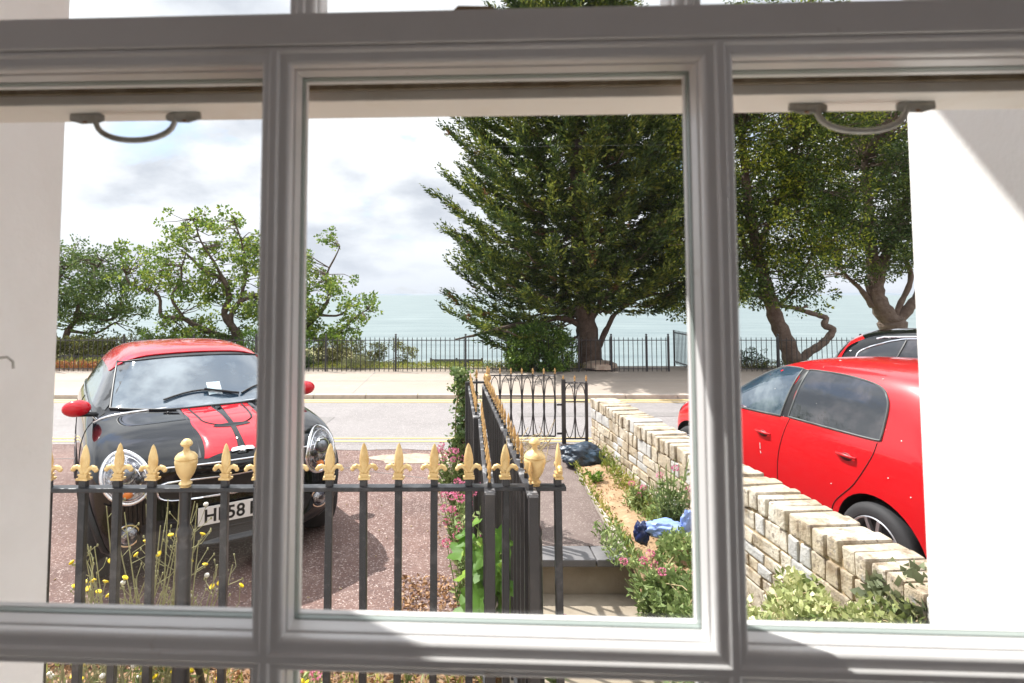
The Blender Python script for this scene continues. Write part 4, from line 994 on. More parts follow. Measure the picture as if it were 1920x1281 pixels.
part('rear_spoiler', B.patch(smooth_poly([(-.60, .20), (0, .16), (.60, .20), (.60, .36), (0, .36), (-.60, .36)], 4), 'top', .012, .06, thick=.02), M_CRED2, redc, smooth=60)
rd = random.Random(9)
for y, z, L in ((1.845, .62, .055), (1.84, .545, .02), (.50, .70, .006), (.33, .62, .006), (.42, .98, .006), (1.02, .50, .004)):
    part('dropping', B.line([(y, z), (y-.004, z-L)], 'side', .0015, .0042, -1), M_DROP, redc)
for _ in range(7):
    y, z = rd.uniform(.2, 2.4), rd.uniform(.90, 1.42)
    q, nn = B.hit((y, z), 'side', .006, -1); part('dropping', MB().ball(q, rd.uniform(.002, .004), 5, 4), M_DROP, redc)
for _ in range(3):
    x, y = rd.uniform(-.7, .3), rd.uniform(.3, 1.8)
    q, nn = B.hit((x, y), 'top', .002); part('dropping', MB().ball(q, (rd.uniform(.004, .014), rd.uniform(.004, .016), .002), 6, 4), M_DROP, redc)
for s in (-1, 1):
    wheel(redc, (s*.745, *WR), .315, .20, s, 5); wheel(redc, (s*.745, *WF), .315, .20, s, 5)

# ---------------------------------------------------------------- second red car, black roof and silver rails, beyond
suv = thing('red_crossover', 'red crossover with black roof and silver roof rails behind the red hatchback', 'car', (7.72, 8.55, -.22), 0)
# local: x forwards is +x of the world; built with y forward then turned
suv.location = (5.25+.87*.6157, 8.0+.87*.788, -.22); suv.rotation_euler = (0, 0, R(-128))
ST = [sec(-.30, .25, .62, .70, (.56, .78), (.44, .84), .86, .865, .06),
      sec(-.27, .20, .80, .80, (.76, .90), (.60, .97), .99, 1.0, .05),
      sec(-.20, .18, .86, .88, (.81, 1.0), (.62, 1.12), 1.14, 1.145, .03),
      sec(-.06, .18, .87, .92, (.825, 1.04), (.67, 1.32), 1.35, 1.355, .02),
      sec(.10, .18, .87, .92, (.825, 1.04), (.68, 1.425), 1.46, 1.465, .01),
      sec(.35, .18, .87, .92, (.825, 1.03), (.69, 1.505), 1.54, 1.545, .0),
      sec(.95, .18, .87, .90, (.82, 1.0), (.69, 1.54), 1.57, 1.58, .0),
      sec(1.8, .18, .87, .88, (.82, .98), (.68, 1.53), 1.565, 1.575, .0),
      sec(2.35, .18, .87, .86, (.815, .97), (.65, 1.42), 1.47, 1.48, -.04),
      sec(2.95, .18, .87, .85, (.81, .95), (.66, 1.02), 1.06, 1.07, -.12),
      sec(3.35, .18, .87, .80, (.79, .90), (.60, .96), .98, .985, -.08),
      sec(3.78, .2, .84, .70, (.72, .80), (.50, .86), .88, .885, -.12),
      sec(3.92, .3, .60, .55, (.52, .62), (.40, .68), .70, .70, -.2)]
ev = loft_body(ST, 3); B = Proj(bvh_of(ev)); cut = MB()
for yy in (.52, 3.10):
    for s in (-1, 1): cut.lathe([(.37, -.2), (.37, .2)], (s*.83, yy, .32), 32, Matrix.Rotation(PI/2, 3, 'Y'))
ev2 = boolean_cut(ev, cut); body_finish(ev2, M_CRED2, [(.52, .32, .37), (3.10, .32, .37)]); link('body', ev2, suv)
blk = smooth_poly([(-.60, .20), (0, .16), (.60, .20), (.70, .45), (.72, 1.0), (.72, 1.8), (.66, 2.40), (0, 2.46), (-.66, 2.40), (-.72, 1.8), (-.72, 1.0), (-.70, .45)], 4)
part('roof', B.patch(blk, 'top', .010, .06, thick=.02), M_CBLACK, suv, smooth=60)
sidew = smooth_poly([(.10, 1.19), (.135, 1.26), (.24, 1.325), (.36, 1.372), (.53, 1.425), (.75, 1.452), (1.4, 1.455), (2.0, 1.41), (2.35, 1.27), (2.72, 1.05), (2.2, 1.02), (.30, 1.06)], 5, corner=(0, 9))
cpil = smooth_poly([(-.10, 1.08), (-.06, 1.20), (.0, 1.31), (.10, 1.385), (.26, 1.455), (.45, 1.49), (.9, 1.51), (1.8, 1.50), (2.30, 1.38), (2.85, 1.03), (2.2, .99), (.2, 1.0)], 5, corner=(0, 9))
for s in (-1, 1):
    part('side_pillar', B.patch(cpil, 'side', .012, .04, s, .012), M_CBLACK, suv, smooth=60)
    part('side_window', B.patch(sidew, 'side', .018, .04, s, .012), M_CGLASS, suv, smooth=60)
    part('window_trim', B.line(sidew, 'side', .020, .013, s, closed=True), M_CHROME, suv, smooth=60)
    for y in (.60, 1.55): part('window_pillar', B.line([(y-.13, 1.06), (y+.05, 1.43)], 'side', .022, .012, s), M_TRIM, suv)
    rp_ = [B.hit((s*.62, y), 'top', h)[0] for y, h in ((.33, .004), (.42, .022), (1.0, .026), (1.9, .024), (2.05, .0))]
    part('roof_rail', MB().tube(rp_, .016, 8), M_CHROME, suv, smooth=60)
    for yy in (.52, 3.10): wheel(suv, (s*.77, yy, .32), .335, .21, s, 5)
    part('tail_light', B.patch(smooth_poly([(-.26, .80), (-.24, .92), (-.08, .96), (-.06, .84)], 4), 'side', .004, .05, s), mat('red lamp lens', (.45, .01, .01), .1, coat=1), suv)
    part('sill_trim', B.line([(.95, .24), (2.7, .24)], 'side', .004, .04, s), M_TRIM, suv)
part('rear_screen', B.patch(smooth_poly([(-.56, 1.06), (0, 1.05), (.56, 1.06), (.52, 1.34), (0, 1.40), (-.52, 1.34)], 4), 'front', .008, .07, sgn=1), M_CGLASS, suv, smooth=60)
part('windscreen', B.patch(smooth_poly([(-.64, 1.10), (0, 1.12), (.64, 1.10), (.58, 1.40), (0, 1.44), (-.58, 1.40)], 4), 'front', .006, .07, sgn=-1), M_CGLASS, suv, smooth=60)
# ================================================================== trees and plants
FR = np.random.default_rng(21)
def poly_in(poly, u, v):
    c = False; j = len(poly)-1
    for i in range(len(poly)):
        a, b_ = poly[i], poly[j]
        if (a[1] > v) != (b_[1] > v) and u < (b_[0]-a[0])*(v-a[1])/(b_[1]-a[1])+a[0]: c = not c
        j = i
    return c
def crown(name, root, material, polys, Y, thick, n_cl, cr, per, leaf, rng, gap=(.9, -.05), flat=.75, droop=0.0, wr=.55):
    """leafy crown: clusters of leaves filling the tree's outline at its own distance, `thick` metres deep either way.
    polys: outlines (u, v); gap=(noise scale, threshold) leaves openings"""
    us = [p[0] for q in polys for p in q]; vs = [p[1] for q in polys for p in q]
    C = []; tries = 0
    while len(C) < n_cl and tries < n_cl*60:
        tries += 1
        u, v = rng.uniform(min(us), max(us)), rng.uniform(min(vs), max(vs))
        if not any(poly_in(q, u, v) for q in polys): continue
        dy = rng.uniform(-1, 1)*thick; p = atY(u, v, Y+dy*.0)
        p = Vector((p.x, Y+dy, p.z))
        if noise.noise(Vector((p.x, p.y*.6, p.z))*gap[0]+Vector((3, 9, 4))) < gap[1]: continue
        C.append(p)
    C = np.array([tuple(c) for c in C]); n = len(C)
    r = cr*rng.uniform(.6, 1.25, n)
    idx = np.repeat(np.arange(n), per); k = len(idx)
    d = rng.normal(size=(k, 3)); d /= np.linalg.norm(d, axis=1, keepdims=True); rad = rng.uniform(.15, 1, k)**.6
    off = d*(rad*r[idx])[:, None]; off[:, 2] *= flat
    P = C[idx]+off; D = d+rng.normal(size=(k, 3))*.6; D[:, 2] += .25-droop
    loc = np.array(root.location); V = leaf_quads(P-loc, D, leaf*rng.uniform(.6, 1.3, k), leaf*wr*rng.uniform(.7, 1.2, k), rng)
    o = link(name, quads_mesh(name, V, material), root); return o, C
def limb(mb, pts, r0, r1, wob=0.0, n=8):
    P = []; m = len(pts)
    pts = [Vector(p) for p in pts]
    for i in range(m-1):
        p0, p1, p2, p3 = pts[max(0, i-1)], pts[i], pts[i+1], pts[min(m-1, i+2)]
        for j in range(4):
            t_ = j/4; P.append(.5*((2*p1)+(-p0+p2)*t_+(2*p0-5*p1+4*p2-p3)*t_*t_+(-p0+3*p1-3*p2+p3)*t_**3))
    P.append(pts[-1]); k = len(P)
    if wob: P = [p+Vector((noise.noise(p*3+Vector((5, 0, 0))), noise.noise(p*3+Vector((0, 8, 0))), noise.noise(p*3)))*wob*(i/k) for i, p in enumerate(P)]
    mb.tube(P, [(r0+(r1-r0)*(i/(k-1)))*(1+.10*math.sin(i*2.1)) for i in range(k)], n); return P
def twigs(mb, bases, targets, rng, r=.012, share=1.0):
    B_ = np.array([tuple(b) for b in bases])
    for c in targets:
        if rng.random() > share: continue
        d = np.linalg.norm(B_-c, axis=1); b_ = Vector(B_[int(np.argmin(d))]); c = Vector(c)
        md = (b_+c)/2+Vector(tuple(rng.normal(size=3)*.06))*(c-b_).length
        mb.tube([b_, md, c], [r*1.4, r, r*.35], 5)

# ---------------- big cypress
CY = 14.25; tb = atY(1108, 697, CY); tb.z = 0.0
cyp = thing('cypress_tree', 'large dark cypress with upswept feathery branches behind the clifftop railing', 'tree', tb)
t0 = Vector((0, 0, -.2)); trunk = MB(); ax = lambda z: Vector((-.10-.035*z+.03*math.sin(z*1.3), .05*z, z))
limb(trunk, [Vector((0, 0, -.3)), Vector((.0, 0, .15)), Vector((-.06, 0, .7)), Vector((-.12, 0, 1.4)), ax(3), ax(6), ax(9), ax(11.5)], .36, .05, 0, 14)
part('trunk', trunk, M_BARK, cyp, smooth=60)
lb = MB(); limb(lb, [(.18, 0, .55), (.38, .02, .95), (.62, .05, 1.35), (1.3, .1, 1.75), (2.3, .1, 1.95)], .085, .02, .1); part('limb', lb, M_BARK, cyp, smooth=60)
for pts, r0 in (([(-.05, 0, .9), (-.6, -.1, 1.25), (-1.5, -.3, 1.15), (-2.6, -.5, .95), (-3.3, -.6, .75)], .09), ([(-.1, 0, 1.1), (.1, -.7, 1.7), (.3, -1.5, 2.0)], .08), ([(0, 0, 1.2), (.8, .5, 2.0), (2.0, .9, 2.2)], .08)):
    lb = MB(); limb(lb, pts, r0, .015, .12); part('limb', lb, M_BARK, cyp, smooth=60)
def reach(z, a):
    """crown radius at height z towards azimuth a (0 = +x)"""
    L_ = np.interp(z, [0.3, 1.2, 2.2, 3.5, 6.0, 8.0, 9.5, 11.8], [2.5, 3.15, 3.15, 3.1, 2.95, 2.2, 1.4, .3])
    R_ = np.interp(z, [0.3, 1.2, 2.2, 3.5, 6.0, 8.0, 9.5, 11.8], [1.3, 2.3, 2.7, 2.7, 2.5, 1.9, 1.4, .3])
    F_ = np.interp(z, [0.3, 1.6, 3, 6, 9, 11.8], [.8, 2.0, 2.7, 2.5, 1.6, .3])
    c = math.cos(a); side = L_ if c < 0 else R_; return math.sqrt((side*c)**2+(F_*math.sin(a))**2)
rc = np.random.default_rng(4); SP, SD, SLn, SW = [], [], [], []; bl_ = MB()
NB = 520
for i in range(NB):
    z = .85+10.8*(i/NB)**1.10; a = i*2.39996+rc.normal()*.2; Rr_ = reach(z, a)*rc.uniform(.80, 1.05); ca, sa = math.cos(a), math.sin(a)
    if ca > .1 and z < 1.75: continue
    if z < 1.7 and sa < -.1 and ca > -.75: continue
    if z < 1.5 and ca > -.55: continue
    o_ = ax(z)+cyp.location; up = rc.uniform(-.10, .10)*(1 if z > 2.2 else -.5); dirh = Vector((ca, sa, 0)); pts = []
    for k in range(9):
        q = k/8; zz = z+Rr_*(up*q-.16*math.sin(PI*q*.9)+.14*q**3*(1 if z > 1.8 else .2)); pts.append(o_+dirh*Rr_*q+Vector((0, 0, zz-z)))
    if i % 3 == 0: bl_.tube([p-cyp.location+Vector(tuple(rc.normal(size=3)*.045)) for p in pts[:8]], [(.034*(1-k/9)+.006)*rc.uniform(.5, 1.2) for k in range(8)], 5)
    for k in range(2, 9):
        for s in range((3, 4, 5, 6, 7, 6, 6)[k-2]):
            p = pts[k]+(pts[k]-pts[k-1])*rc.uniform(-.6, .5)
            out_ = (pts[k]-pts[k-1]).normalized(); side = out_.cross(Vector((0, 0, 1))).normalized()*(rc.choice((-1, 1)))
            sd = (out_*rc.uniform(.6, 1.3)+side*rc.uniform(.0, 1.1)*(1 if k < 8 else .35)+Vector((0, 0, rc.uniform(-.25, .34)))).normalized()
            Lb = rc.uniform(.20, .55); m_ = int(17*Lb/.45)
            for j in range(m_):
                q = (j+rc.random())/m_; pc = p+sd*Lb*q+Vector((0, 0, .10*q*q))+Vector(tuple(rc.normal(size=3)*.02))
                dd = sd*1.0+Vector((rc.normal()*.5, rc.normal()*.5, rc.normal()*.28)); SP.append(tuple(pc)); SD.append(tuple(dd)); SLn.append(rc.uniform(.08, .18)*(1.2-.5*q)); SW.append(rc.uniform(.026, .052))
P = np.array(SP)-np.array(cyp.location)
M_CYP = foliage('cypress foliage', (.012, .028, .008), (.27, .31, .05), (.065, .11, .02), trans=.27, clump=1.3, dead=(.17, .085, .035))
V = leaf_quads(P, SD, SLn, SW, rc, curl=.15); print('cypress leaves', len(SP))
link('crown', quads_mesh('crown', V, M_CYP), cyp); part('branches', bl_, M_BARK, cyp)['kind'] = 'stuff'

# ---------------- fig-like open tree at the left
def limbs_px(root, Y, L, material, name='branch'):
    base = []
    for pts, r0, r1 in L:
        m = MB(); W_ = [atY(p[0], p[1], Y+(p[2] if len(p) > 2 else 0))-root.location for p in pts]
        P = limb(m, W_, r0, r1, .04); base += [p+root.location for p in P]; part(name, m, material, root, smooth=60)
    return base
TY = 16.0; b0 = atY(452, 655, TY)
fig = thing('spreading_tree', 'open spreading tree with crooked bare branches behind the striped car', 'tree', (b0.x, TY, 0))
fb = limbs_px(fig, TY, [
    ([(452, 660), (446, 628), (421, 590), (429, 560), (421, 527), (384, 508), (352, 478)], .13, .03),
    ([(446, 640), (432, 600), (448, 568), (494, 546), (520, 515)], .10, .03),
    ([(440, 640), (369, 612), (344, 597), (303, 592), (298, 555), (247, 534), (235, 515)], .085, .02),
    ([(344, 597), (322, 558), (339, 527), (341, 500), (352, 470)], .055, .015),
    ([(421, 527), (400, 490), (378, 455), (362, 410)], .05, .015),
    ([(448, 568), (462, 510), (452, 450), (440, 415)], .055, .015),
    ([(500, 660), (540, 635), (568, 617), (597, 591), (617, 556), (612, 515), (638, 464)], .10, .015),
    ([(568, 617), (600, 640), (640, 620), (662, 598), (690, 580)], .05, .015),
    ([(597, 591), (640, 590), (660, 562)], .04, .012)], M_BARK)
M_FIG = foliage('fig leaves', (.06, .12, .02), (.36, .42, .07), (.18, .27, .045), trans=.42, clump=2.0)
fo_, C = crown('crown', fig, M_FIG, [
    [(300, 420), (325, 395), (352, 380), (372, 385), (378, 420), (402, 440), (412, 410), (430, 396), (452, 405), (462, 440), (500, 440), (505, 500), (500, 600), (450, 640), (395, 615), (360, 600), (345, 560), (318, 520), (315, 470)],
    [(240, 470), (262, 448), (285, 460), (292, 490), (315, 510), (322, 560), (300, 580), (268, 545), (240, 520), (252, 495)],
    [(275, 590), (310, 575), (345, 600), (400, 620), (420, 645), (330, 640)],
    [(500, 450), (545, 440), (560, 470), (590, 480), (600, 520), (650, 520), (640, 560), (600, 600), (640, 640), (560, 650), (500, 640)],
    [(590, 430), (625, 428), (648, 455), (628, 470), (600, 452)],
    [(655, 560), (690, 545), (714, 570), (700, 600), (675, 625), (655, 610), (640, 600)],
    [(620, 620), (680, 610), (690, 640), (640, 650)]], TY, 1.3, 620, .17, 26, .085, FR, gap=(1.7, -.04), wr=.85)
tw = MB(); twigs(tw, fb, C, FR, .010); part('twigs', tw, M_BARK, fig).location = -fig.location
tw_o = fig.children[-1]; tw_o['kind'] = 'stuff'
# second, denser tree at the far left
b1 = atY(140, 655, 16.6); tr1 = thing('dense_tree', 'dense green tree half hidden by the left window reveal', 'tree', (b1.x, 16.6, 0))
fb = limbs_px(tr1, 16.6, [([(120, 660), (128, 620), (160, 590), (200, 600), (225, 585)], .10, .02), ([(110, 650), (90, 600), (100, 540), (130, 500)], .10, .02), ([(128, 620), (180, 625), (215, 605)], .05, .02), ([(140, 600), (160, 540), (190, 490)], .06, .02)], M_BARK)
M_T1 = foliage('dense leaves', (.04, .085, .022), (.22, .29, .08), (.11, .17, .045), trans=.3, clump=1.6)
_, C = crown('crown', tr1, M_T1, [[(60, 470), (112, 440), (122, 470), (150, 490), (170, 470), (190, 455), (205, 480), (215, 505), (240, 530), (262, 560), (255, 590), (215, 605), (235, 625), (200, 630), (190, 600), (150, 605), (120, 620), (60, 640)]], 16.6, 1.2, 430, .24, 26, .085, FR, gap=(1.3, -.22), wr=.7)
tw = MB(); twigs(tw, fb, C, FR, .012, .6); o = part('twigs', tw, M_BARK, tr1); o.location = -tr1.location; o['kind'] = 'stuff'

# ---------------- leaning evergreen on the right with its dead looping limb
EY = 14.6; b2 = atY(1490, 690, EY); ev_t = thing('leaning_tree', 'leaning evergreen tree with a bare looping limb beside the railing', 'tree', (b2.x, EY, 0))
fb = limbs_px(ev_t, EY, [
    ([(1492, 700), (1484, 668), (1470, 632), (1455, 598), (1445, 562), (1432, 520), (1420, 470), (1408, 410), (1398, 330), (1390, 250)], .235, .09),
    ([(1445, 562), (1405, 550), (1385, 565, .2)], .05, .02),
    ([(1462, 570), (1485, 548), (1510, 505), (1525, 470)], .05, .02),
    ([(1432, 520), (1400, 470), (1385, 420)], .08, .03), ([(1420, 470), (1450, 400), (1480, 330), (1500, 260)], .09, .03), ([(1408, 410), (1340, 330), (1290, 260)], .09, .03)], M_BARK2, 'limb')
m = MB(); loop = [(1500, 678), (1515, 662), (1537, 648), (1554, 632), (1561, 617), (1545, 610), (1549, 597), (1537, 592), (1510, 584), (1488, 577), (1464, 574)]
limb(m, [atY(u, v, EY)-ev_t.location for u, v in loop], .11, .045, 0, 8); part('dead_limb', m, M_BARK2, ev_t, smooth=60)
m = MB(); p = atY(1509, 577, EY)-ev_t.location; m.tube([p+Vector((-.12, 0, -.03)), p+Vector((.03, 0, .03)), p+Vector((.09, 0, .0))], [.02, .035, .01], 6); part('limb', m, M_BARK2, ev_t)
M_EV = foliage('evergreen leaves', (.014, .034, .008), (.46, .50, .05), (.10, .16, .022), trans=.38, clump=.8)
_, C = crown('crown', ev_t, M_EV, [
    [(1195, 330), (1230, 260), (1262, 170), (1320, 60), (1420, 20), (1520, 60), (1580, 180), (1600, 300), (1560, 400), (1530, 430), (1545, 480), (1500, 500), (1480, 560), (1440, 580), (1380, 570), (1330, 560), (1290, 590), (1240, 560), (1200, 480), (1210, 400)],
    [(1280, 560), (1300, 560), (1300, 605), (1282, 600)]], EY, 1.9, 2100, .26, 52, .078, FR, gap=(.9, -.22), droop=.35, wr=.6)
tw = MB(); twigs(tw, fb, C, FR, .014, .35); o = part('twigs', tw, M_BARK2, ev_t); o.location = -ev_t.location; o['kind'] = 'stuff'
# ---------------- forked tree far right
GY = 15.6; b3 = atY(1672, 640, GY); ft = thing('forked_tree', 'tree with a thick forked trunk above the black car roof', 'tree', (b3.x, GY, 0))
fb = limbs_px(ft, GY, [
    ([(1676, 700), (1675, 650), (1674, 618), (1672, 598)], .42, .30),
    ([(1671, 606), (1655, 582), (1643, 556), (1642, 530), (1636, 490), (1630, 440), (1627, 370), (1620, 300)], .26, .08),
    ([(1636, 575), (1618, 548), (1596, 526), (1575, 505)], .085, .03), ([(1640, 560), (1628, 545), (1622, 525)], .06, .03),
    ([(1645, 530), (1655, 492), (1674, 450), (1690, 400), (1705, 350)], .16, .06),
    ([(1676, 598), (1690, 566), (1706, 530), (1706, 505), (1694, 478), (1702, 455), (1718, 440)], .075, .05),
    ([(1680, 606), (1700, 582), (1718, 560), (1740, 520)], .16, .10)], M_BARK2, 'limb')
M_FT = foliage('forked tree leaves', (.02, .05, .014), (.24, .30, .06), (.09, .14, .03), trans=.32, clump=1.0)
_, C = crown('crown', ft, M_FT, [
    [(1530, 420), (1560, 330), (1580, 180), (1640, 60), (1760, 60), (1800, 300), (1780, 440), (1715, 455), (1722, 495), (1690, 520), (1650, 505), (1600, 528), (1545, 520), (1525, 490), (1560, 460)]], GY, 1.9, 1250, .27, 50, .078, FR, gap=(.95, -.22), droop=.2, wr=.6)
tw = MB(); twigs(tw, fb, C, FR, .014, .4); o = part('twigs', tw, M_BARK2, ft); o.location = -ft.location; o['kind'] = 'stuff'

# ---------------- shrubs behind the railing
def shrub(name, label, poly, Y, thick, n, cr, per, leaf, m_, stem_u, gap=(1.5, -.5), group=None, wr=.45, cat='shrub'):
    b_ = atY(stem_u, 690, Y); t_ = thing(name, label, cat, (b_.x, Y, 0), 0, group)
    o, C = crown('foliage', t_, m_, [poly], Y, thick, n, cr, per, leaf, FR, gap=gap, wr=wr)
    sm = MB(); k = 0
    for c in C[::max(1, len(C)//14)]:
        c = Vector(c)-t_.location; sm.tube([(FR.normal()*.05, FR.normal()*.05, -.1), (c.x*.5, c.y*.5, c.z*.45), tuple(c)], [.018, .012, .005], 5)
    part('stem', sm, M_BARK, t_, smooth=60); return t_
M_LAUREL = foliage('laurel leaves', (.035, .080, .018), (.34, .48, .10), (.13, .24, .045), trans=.35, clump=1.6, rough=.35)
M_BRIGHT = foliage('bright green leaves', (.08, .17, .02), (.26, .40, .05), (.15, .27, .03), trans=.4, clump=2)
M_HEDGE = foliage('dark hedge leaves', (.015, .040, .010), (.07, .13, .03), trans=.25, clump=2)
M_OLIVE = foliage('olive scrub leaves', (.07, .085, .025), (.30, .29, .09), (.16, .17, .05), trans=.3, clump=1.5)
M_TAM = foliage('grey green tamarisk', (.13, .15, .07), (.38, .36, .18), (.24, .26, .12), trans=.3, clump=3)
M_YEL = foliage('yellow green ground cover', (.12, .17, .03), (.48, .42, .10), (.28, .32, .06), trans=.3, clump=2.5)
shrub('laurel_bush', 'rounded glossy laurel bush left of the cypress trunk', [(952, 640), (965, 618), (1000, 607), (1035, 612), (1062, 622), (1076, 650), (1068, 690), (1040, 706), (980, 706), (955, 690), (948, 665)], 13.72, .34, 420, .10, 34, .07, M_LAUREL, 1010)
shrub('bright_shrub', 'bright green shrub hiding behind the window bar', [(455, 628), (480, 615), (520, 618), (575, 622), (590, 650), (560, 660), (460, 655)], 14.8, .4, 150, .10, 26, .06, M_BRIGHT, 520)
shrub('hedge_bush', 'dark green hedge bush at the railing', [(470, 655), (560, 650), (586, 660), (584, 704), (470, 704)], 14.3, .35, 240, .10, 30, .05, M_HEDGE, 530)
shrub('olive_scrub', 'olive brown wind bent scrub behind the railing', [(590, 650), (640, 640), (700, 648), (740, 640), (782, 655), (775, 672), (745, 690), (700, 672), (640, 680), (590, 690)], 15.0, .5, 210, .11, 24, .06, M_OLIVE, 690, gap=(2, -.12))
shrub('tamarisk_bush', 'pale grey green feathery bush at the foot of the railing', [(630, 702), (640, 680), (665, 668), (690, 668), (706, 685), (712, 702)], 14.2, .35, 150, .09, 36, .05, M_TAM, 670, wr=.18)
shrub('clifftop_shrub', 'mixed green shrub seen through the left end of the railing', [(60, 640), (110, 640), (150, 632), (200, 638), (240, 634), (245, 668), (150, 672), (60, 672)], 15.3, .6, 330, .13, 26, .07, M_OLIVE, 150, gap=(1.6, -.25))
shrub('clifftop_shrub', 'low leafy shrub line seen just above the red car roof', [(240, 640), (270, 628), (330, 634), (400, 630), (460, 640), (460, 660), (240, 665)], 15.3, .5, 260, .11, 26, .065, M_T1, 350, gap=(1.6, -.25))
shrub('low_shrub', 'small leafy shrub at the railing beside the leaning tree', [(1388, 668), (1400, 655), (1425, 655), (1434, 672), (1430, 705), (1386, 705)], 14.2, .3, 80, .08, 22, .05, M_HEDGE, 1410, gap=(2, -.2))
# low stone edging and ground cover behind the railing
m = MB(); q0, q1 = atY(112, 690, 14.9), atY(205, 690, 14.9); 
for k in range(9): m.box((q0.x+(q1.x-q0.x)*(k+.5)/9, 14.9, .15+.01*(k % 3)), ((q1.x-q0.x)/9-.01, .2, .30))
tag(link('stone_edging', m.mesh('stone_edging', M_SLAB, bev=.02)), 'low grey stone border behind the left end of the railing', 'border')
def ground_cover(name, x0, x1, y0, y1, n, h, m_, lf=.05, z0=.08, rng=FR):
    P = np.stack([rng.uniform(x0, x1, n), rng.uniform(y0, y1, n), z0+rng.random(n)**1.5*h], 1)
    D = rng.normal(size=(n, 3)); D[:, 2] = np.abs(D[:, 2])+.4
    o = link(name, quads_mesh(name, leaf_quads(P, D, lf*rng.uniform(.6, 1.5, n), lf*.35, rng), m_)); o['kind'] = 'stuff'; return o
xq = atY(700, 690, 14.2).x
ground_cover('ground_cover', atY(590, 690, 14.2).x, atY(1140, 690, 14.2).x, 13.72, 14.75, 8000, .09, M_YEL)
ground_cover('ground_cover', atY(105, 690, 14.2).x, atY(480, 690, 14.2).x, 13.72, 14.6, 6000, .20, M_YEL)
ground_cover('ground_cover', atY(100, 690, 14.2).x, atY(205, 690, 14.2).x, 13.70, 14.1, 1400, .16, foliage('russet ground cover', (.35, .10, .04), (.55, .24, .12), trans=.2), .06)
ground_cover('ground_cover', atY(1300, 690, 14.2).x, 14, 13.72, 14.6, 5000, .14, M_OLIVE)
m = MB(); m.lathe([(.42, 0), (.40, .10), (.25, .16), (.001, .18)], (atY(1125, 690, 13.95).x, 13.95, .1), 14); struct('root_mound', m, M_PATCH, smooth=60)

# ================================================================== flowering plants near the window
M_VAL = foliage('valerian leaves', (.12, .18, .05), (.42, .48, .20), (.24, .32, .11), trans=.3, clump=8)
M_PINK = foliage('pink petals', (.62, .10, .22), (.85, .34, .50), trans=.35, clump=9, rough=.7)
M_YFL = mat('yellow petals', (.85, .62, .01), .6); M_WFL = mat('white seed head', (.75, .72, .64), .9)
M_HOLLY = foliage('hollyhock leaves', (.08, .20, .02), (.38, .55, .08), (.17, .34, .05), trans=.5, clump=5)
M_IVYV = foliage('variegated ivy', (.12, .17, .05), (.80, .78, .48), (.46, .50, .21), trans=.28, clump=7)
M_IVYD = foliage('grey green ivy', (.08, .10, .05), (.42, .42, .28), (.22, .25, .14), trans=.25, clump=6)
M_CLIMB = foliage('climber leaves', (.045, .09, .025), (.30, .36, .12), (.13, .20, .06), trans=.35, clump=6)
M_DEAD = foliage('dead leaf litter', (.22, .11, .05), (.55, .33, .18), (.38, .22, .11), trans=.15, clump=6)
def arr(l): return np.array([tuple(p) for p in l])
def valerian(base, h, spread, nst, label, heads=1.0, lm=None, seed=0, group='pink flowering plants by the path'):
    rg = np.random.default_rng(seed); t_ = thing('pink_flower_plant', label, 'plant', base, 0, group)
    st = MB(); LP, LD = [], []; HP, HD = [], []
    for k in range(nst):
        a = rg.uniform(0, 2*PI); s = spread*rg.random()**.6; hh = h*rg.uniform(.55, 1.0)
        tip = Vector((math.cos(a)*s, math.sin(a)*s, hh)); P = [Vector((tip.x*.15, tip.y*.15, 0)), Vector((tip.x*.55, tip.y*.55, hh*.5)), tip]
        st.tube(P, [.0035, .003, .0022], 5)
        for j in range(int(13*hh/.4)+6):
            q = rg.uniform(.05, .85); pp = P[0].lerp(P[1], q*2) if q < .5 else P[1].lerp(P[2], q*2-1)
            LP.append(pp); LD.append((rg.normal(), rg.normal(), rg.uniform(.1, .9)))
        if rg.random() < heads:
            for j in range(46):
                d = rg.normal(size=3); d /= np.linalg.norm(d); HP.append(tip+Vector((d[0]*.019, d[1]*.019, d[2]*.014+.004))); HD.append(d)
    part('stem', st, M_STEM, t_, smooth=60)
    link('leaves', quads_mesh('leaves', leaf_quads(arr(LP), arr(LD), rg.uniform(.03, .065, len(LP)), .020, rg), lm or M_VAL), t_)
    if HP: link('flower_head', quads_mesh('flower_head', leaf_quads(arr(HP), arr(HD), .012, .011, rg), M_PINK), t_)
    return t_
def gxy(u, v, z=0.0): q = at(u, v, z); return (q.x, q.y, z)
valerian((.0, 5.0, 0), .62, .22, 60, 'tall pink flowered clump beside the drive under the climbing plant', seed=1, heads=.45)
valerian((.02, 4.1, 0), .52, .17, 34, 'pink flowered clump between drive and railing in front of the tallest clump', seed=2, heads=.4)
valerian((.03, 3.35, 0), .78, .13, 12, 'pink flowers standing above the big leaved plant', seed=3)
valerian((-.26, 2.78, 0), .34, .10, 5, 'low pink flowers in dry litter left of the big leaved plant', seed=4)
valerian((-.62, 2.62, 0), .30, .07, 3, 'small pink flowers at the foot of the railing near the tarmac', seed=5)
valerian((.52, 3.2, -.35), .50, .07, 4, 'single pink flower spray in front of the lower step', seed=6)
valerian((1.50, 5.0, 0), .28, .12, 18, 'sprawling pink flowered plant on the soil against the brick wall', heads=.12, seed=7)
valerian((1.50, 4.3, 0), .66, .17, 44, 'leafy flowering plant climbing up the brick wall', heads=.07, seed=8)
valerian((1.20, 3.55, -.12), .36, .26, 80, 'pink flowered plant spilling over the step edge', heads=.10, seed=9)
valerian((1.32, 5.75, 0), .14, .10, 14, 'small leafy weed at the foot of the brick wall', heads=0, lm=M_BRIGHT, seed=10)
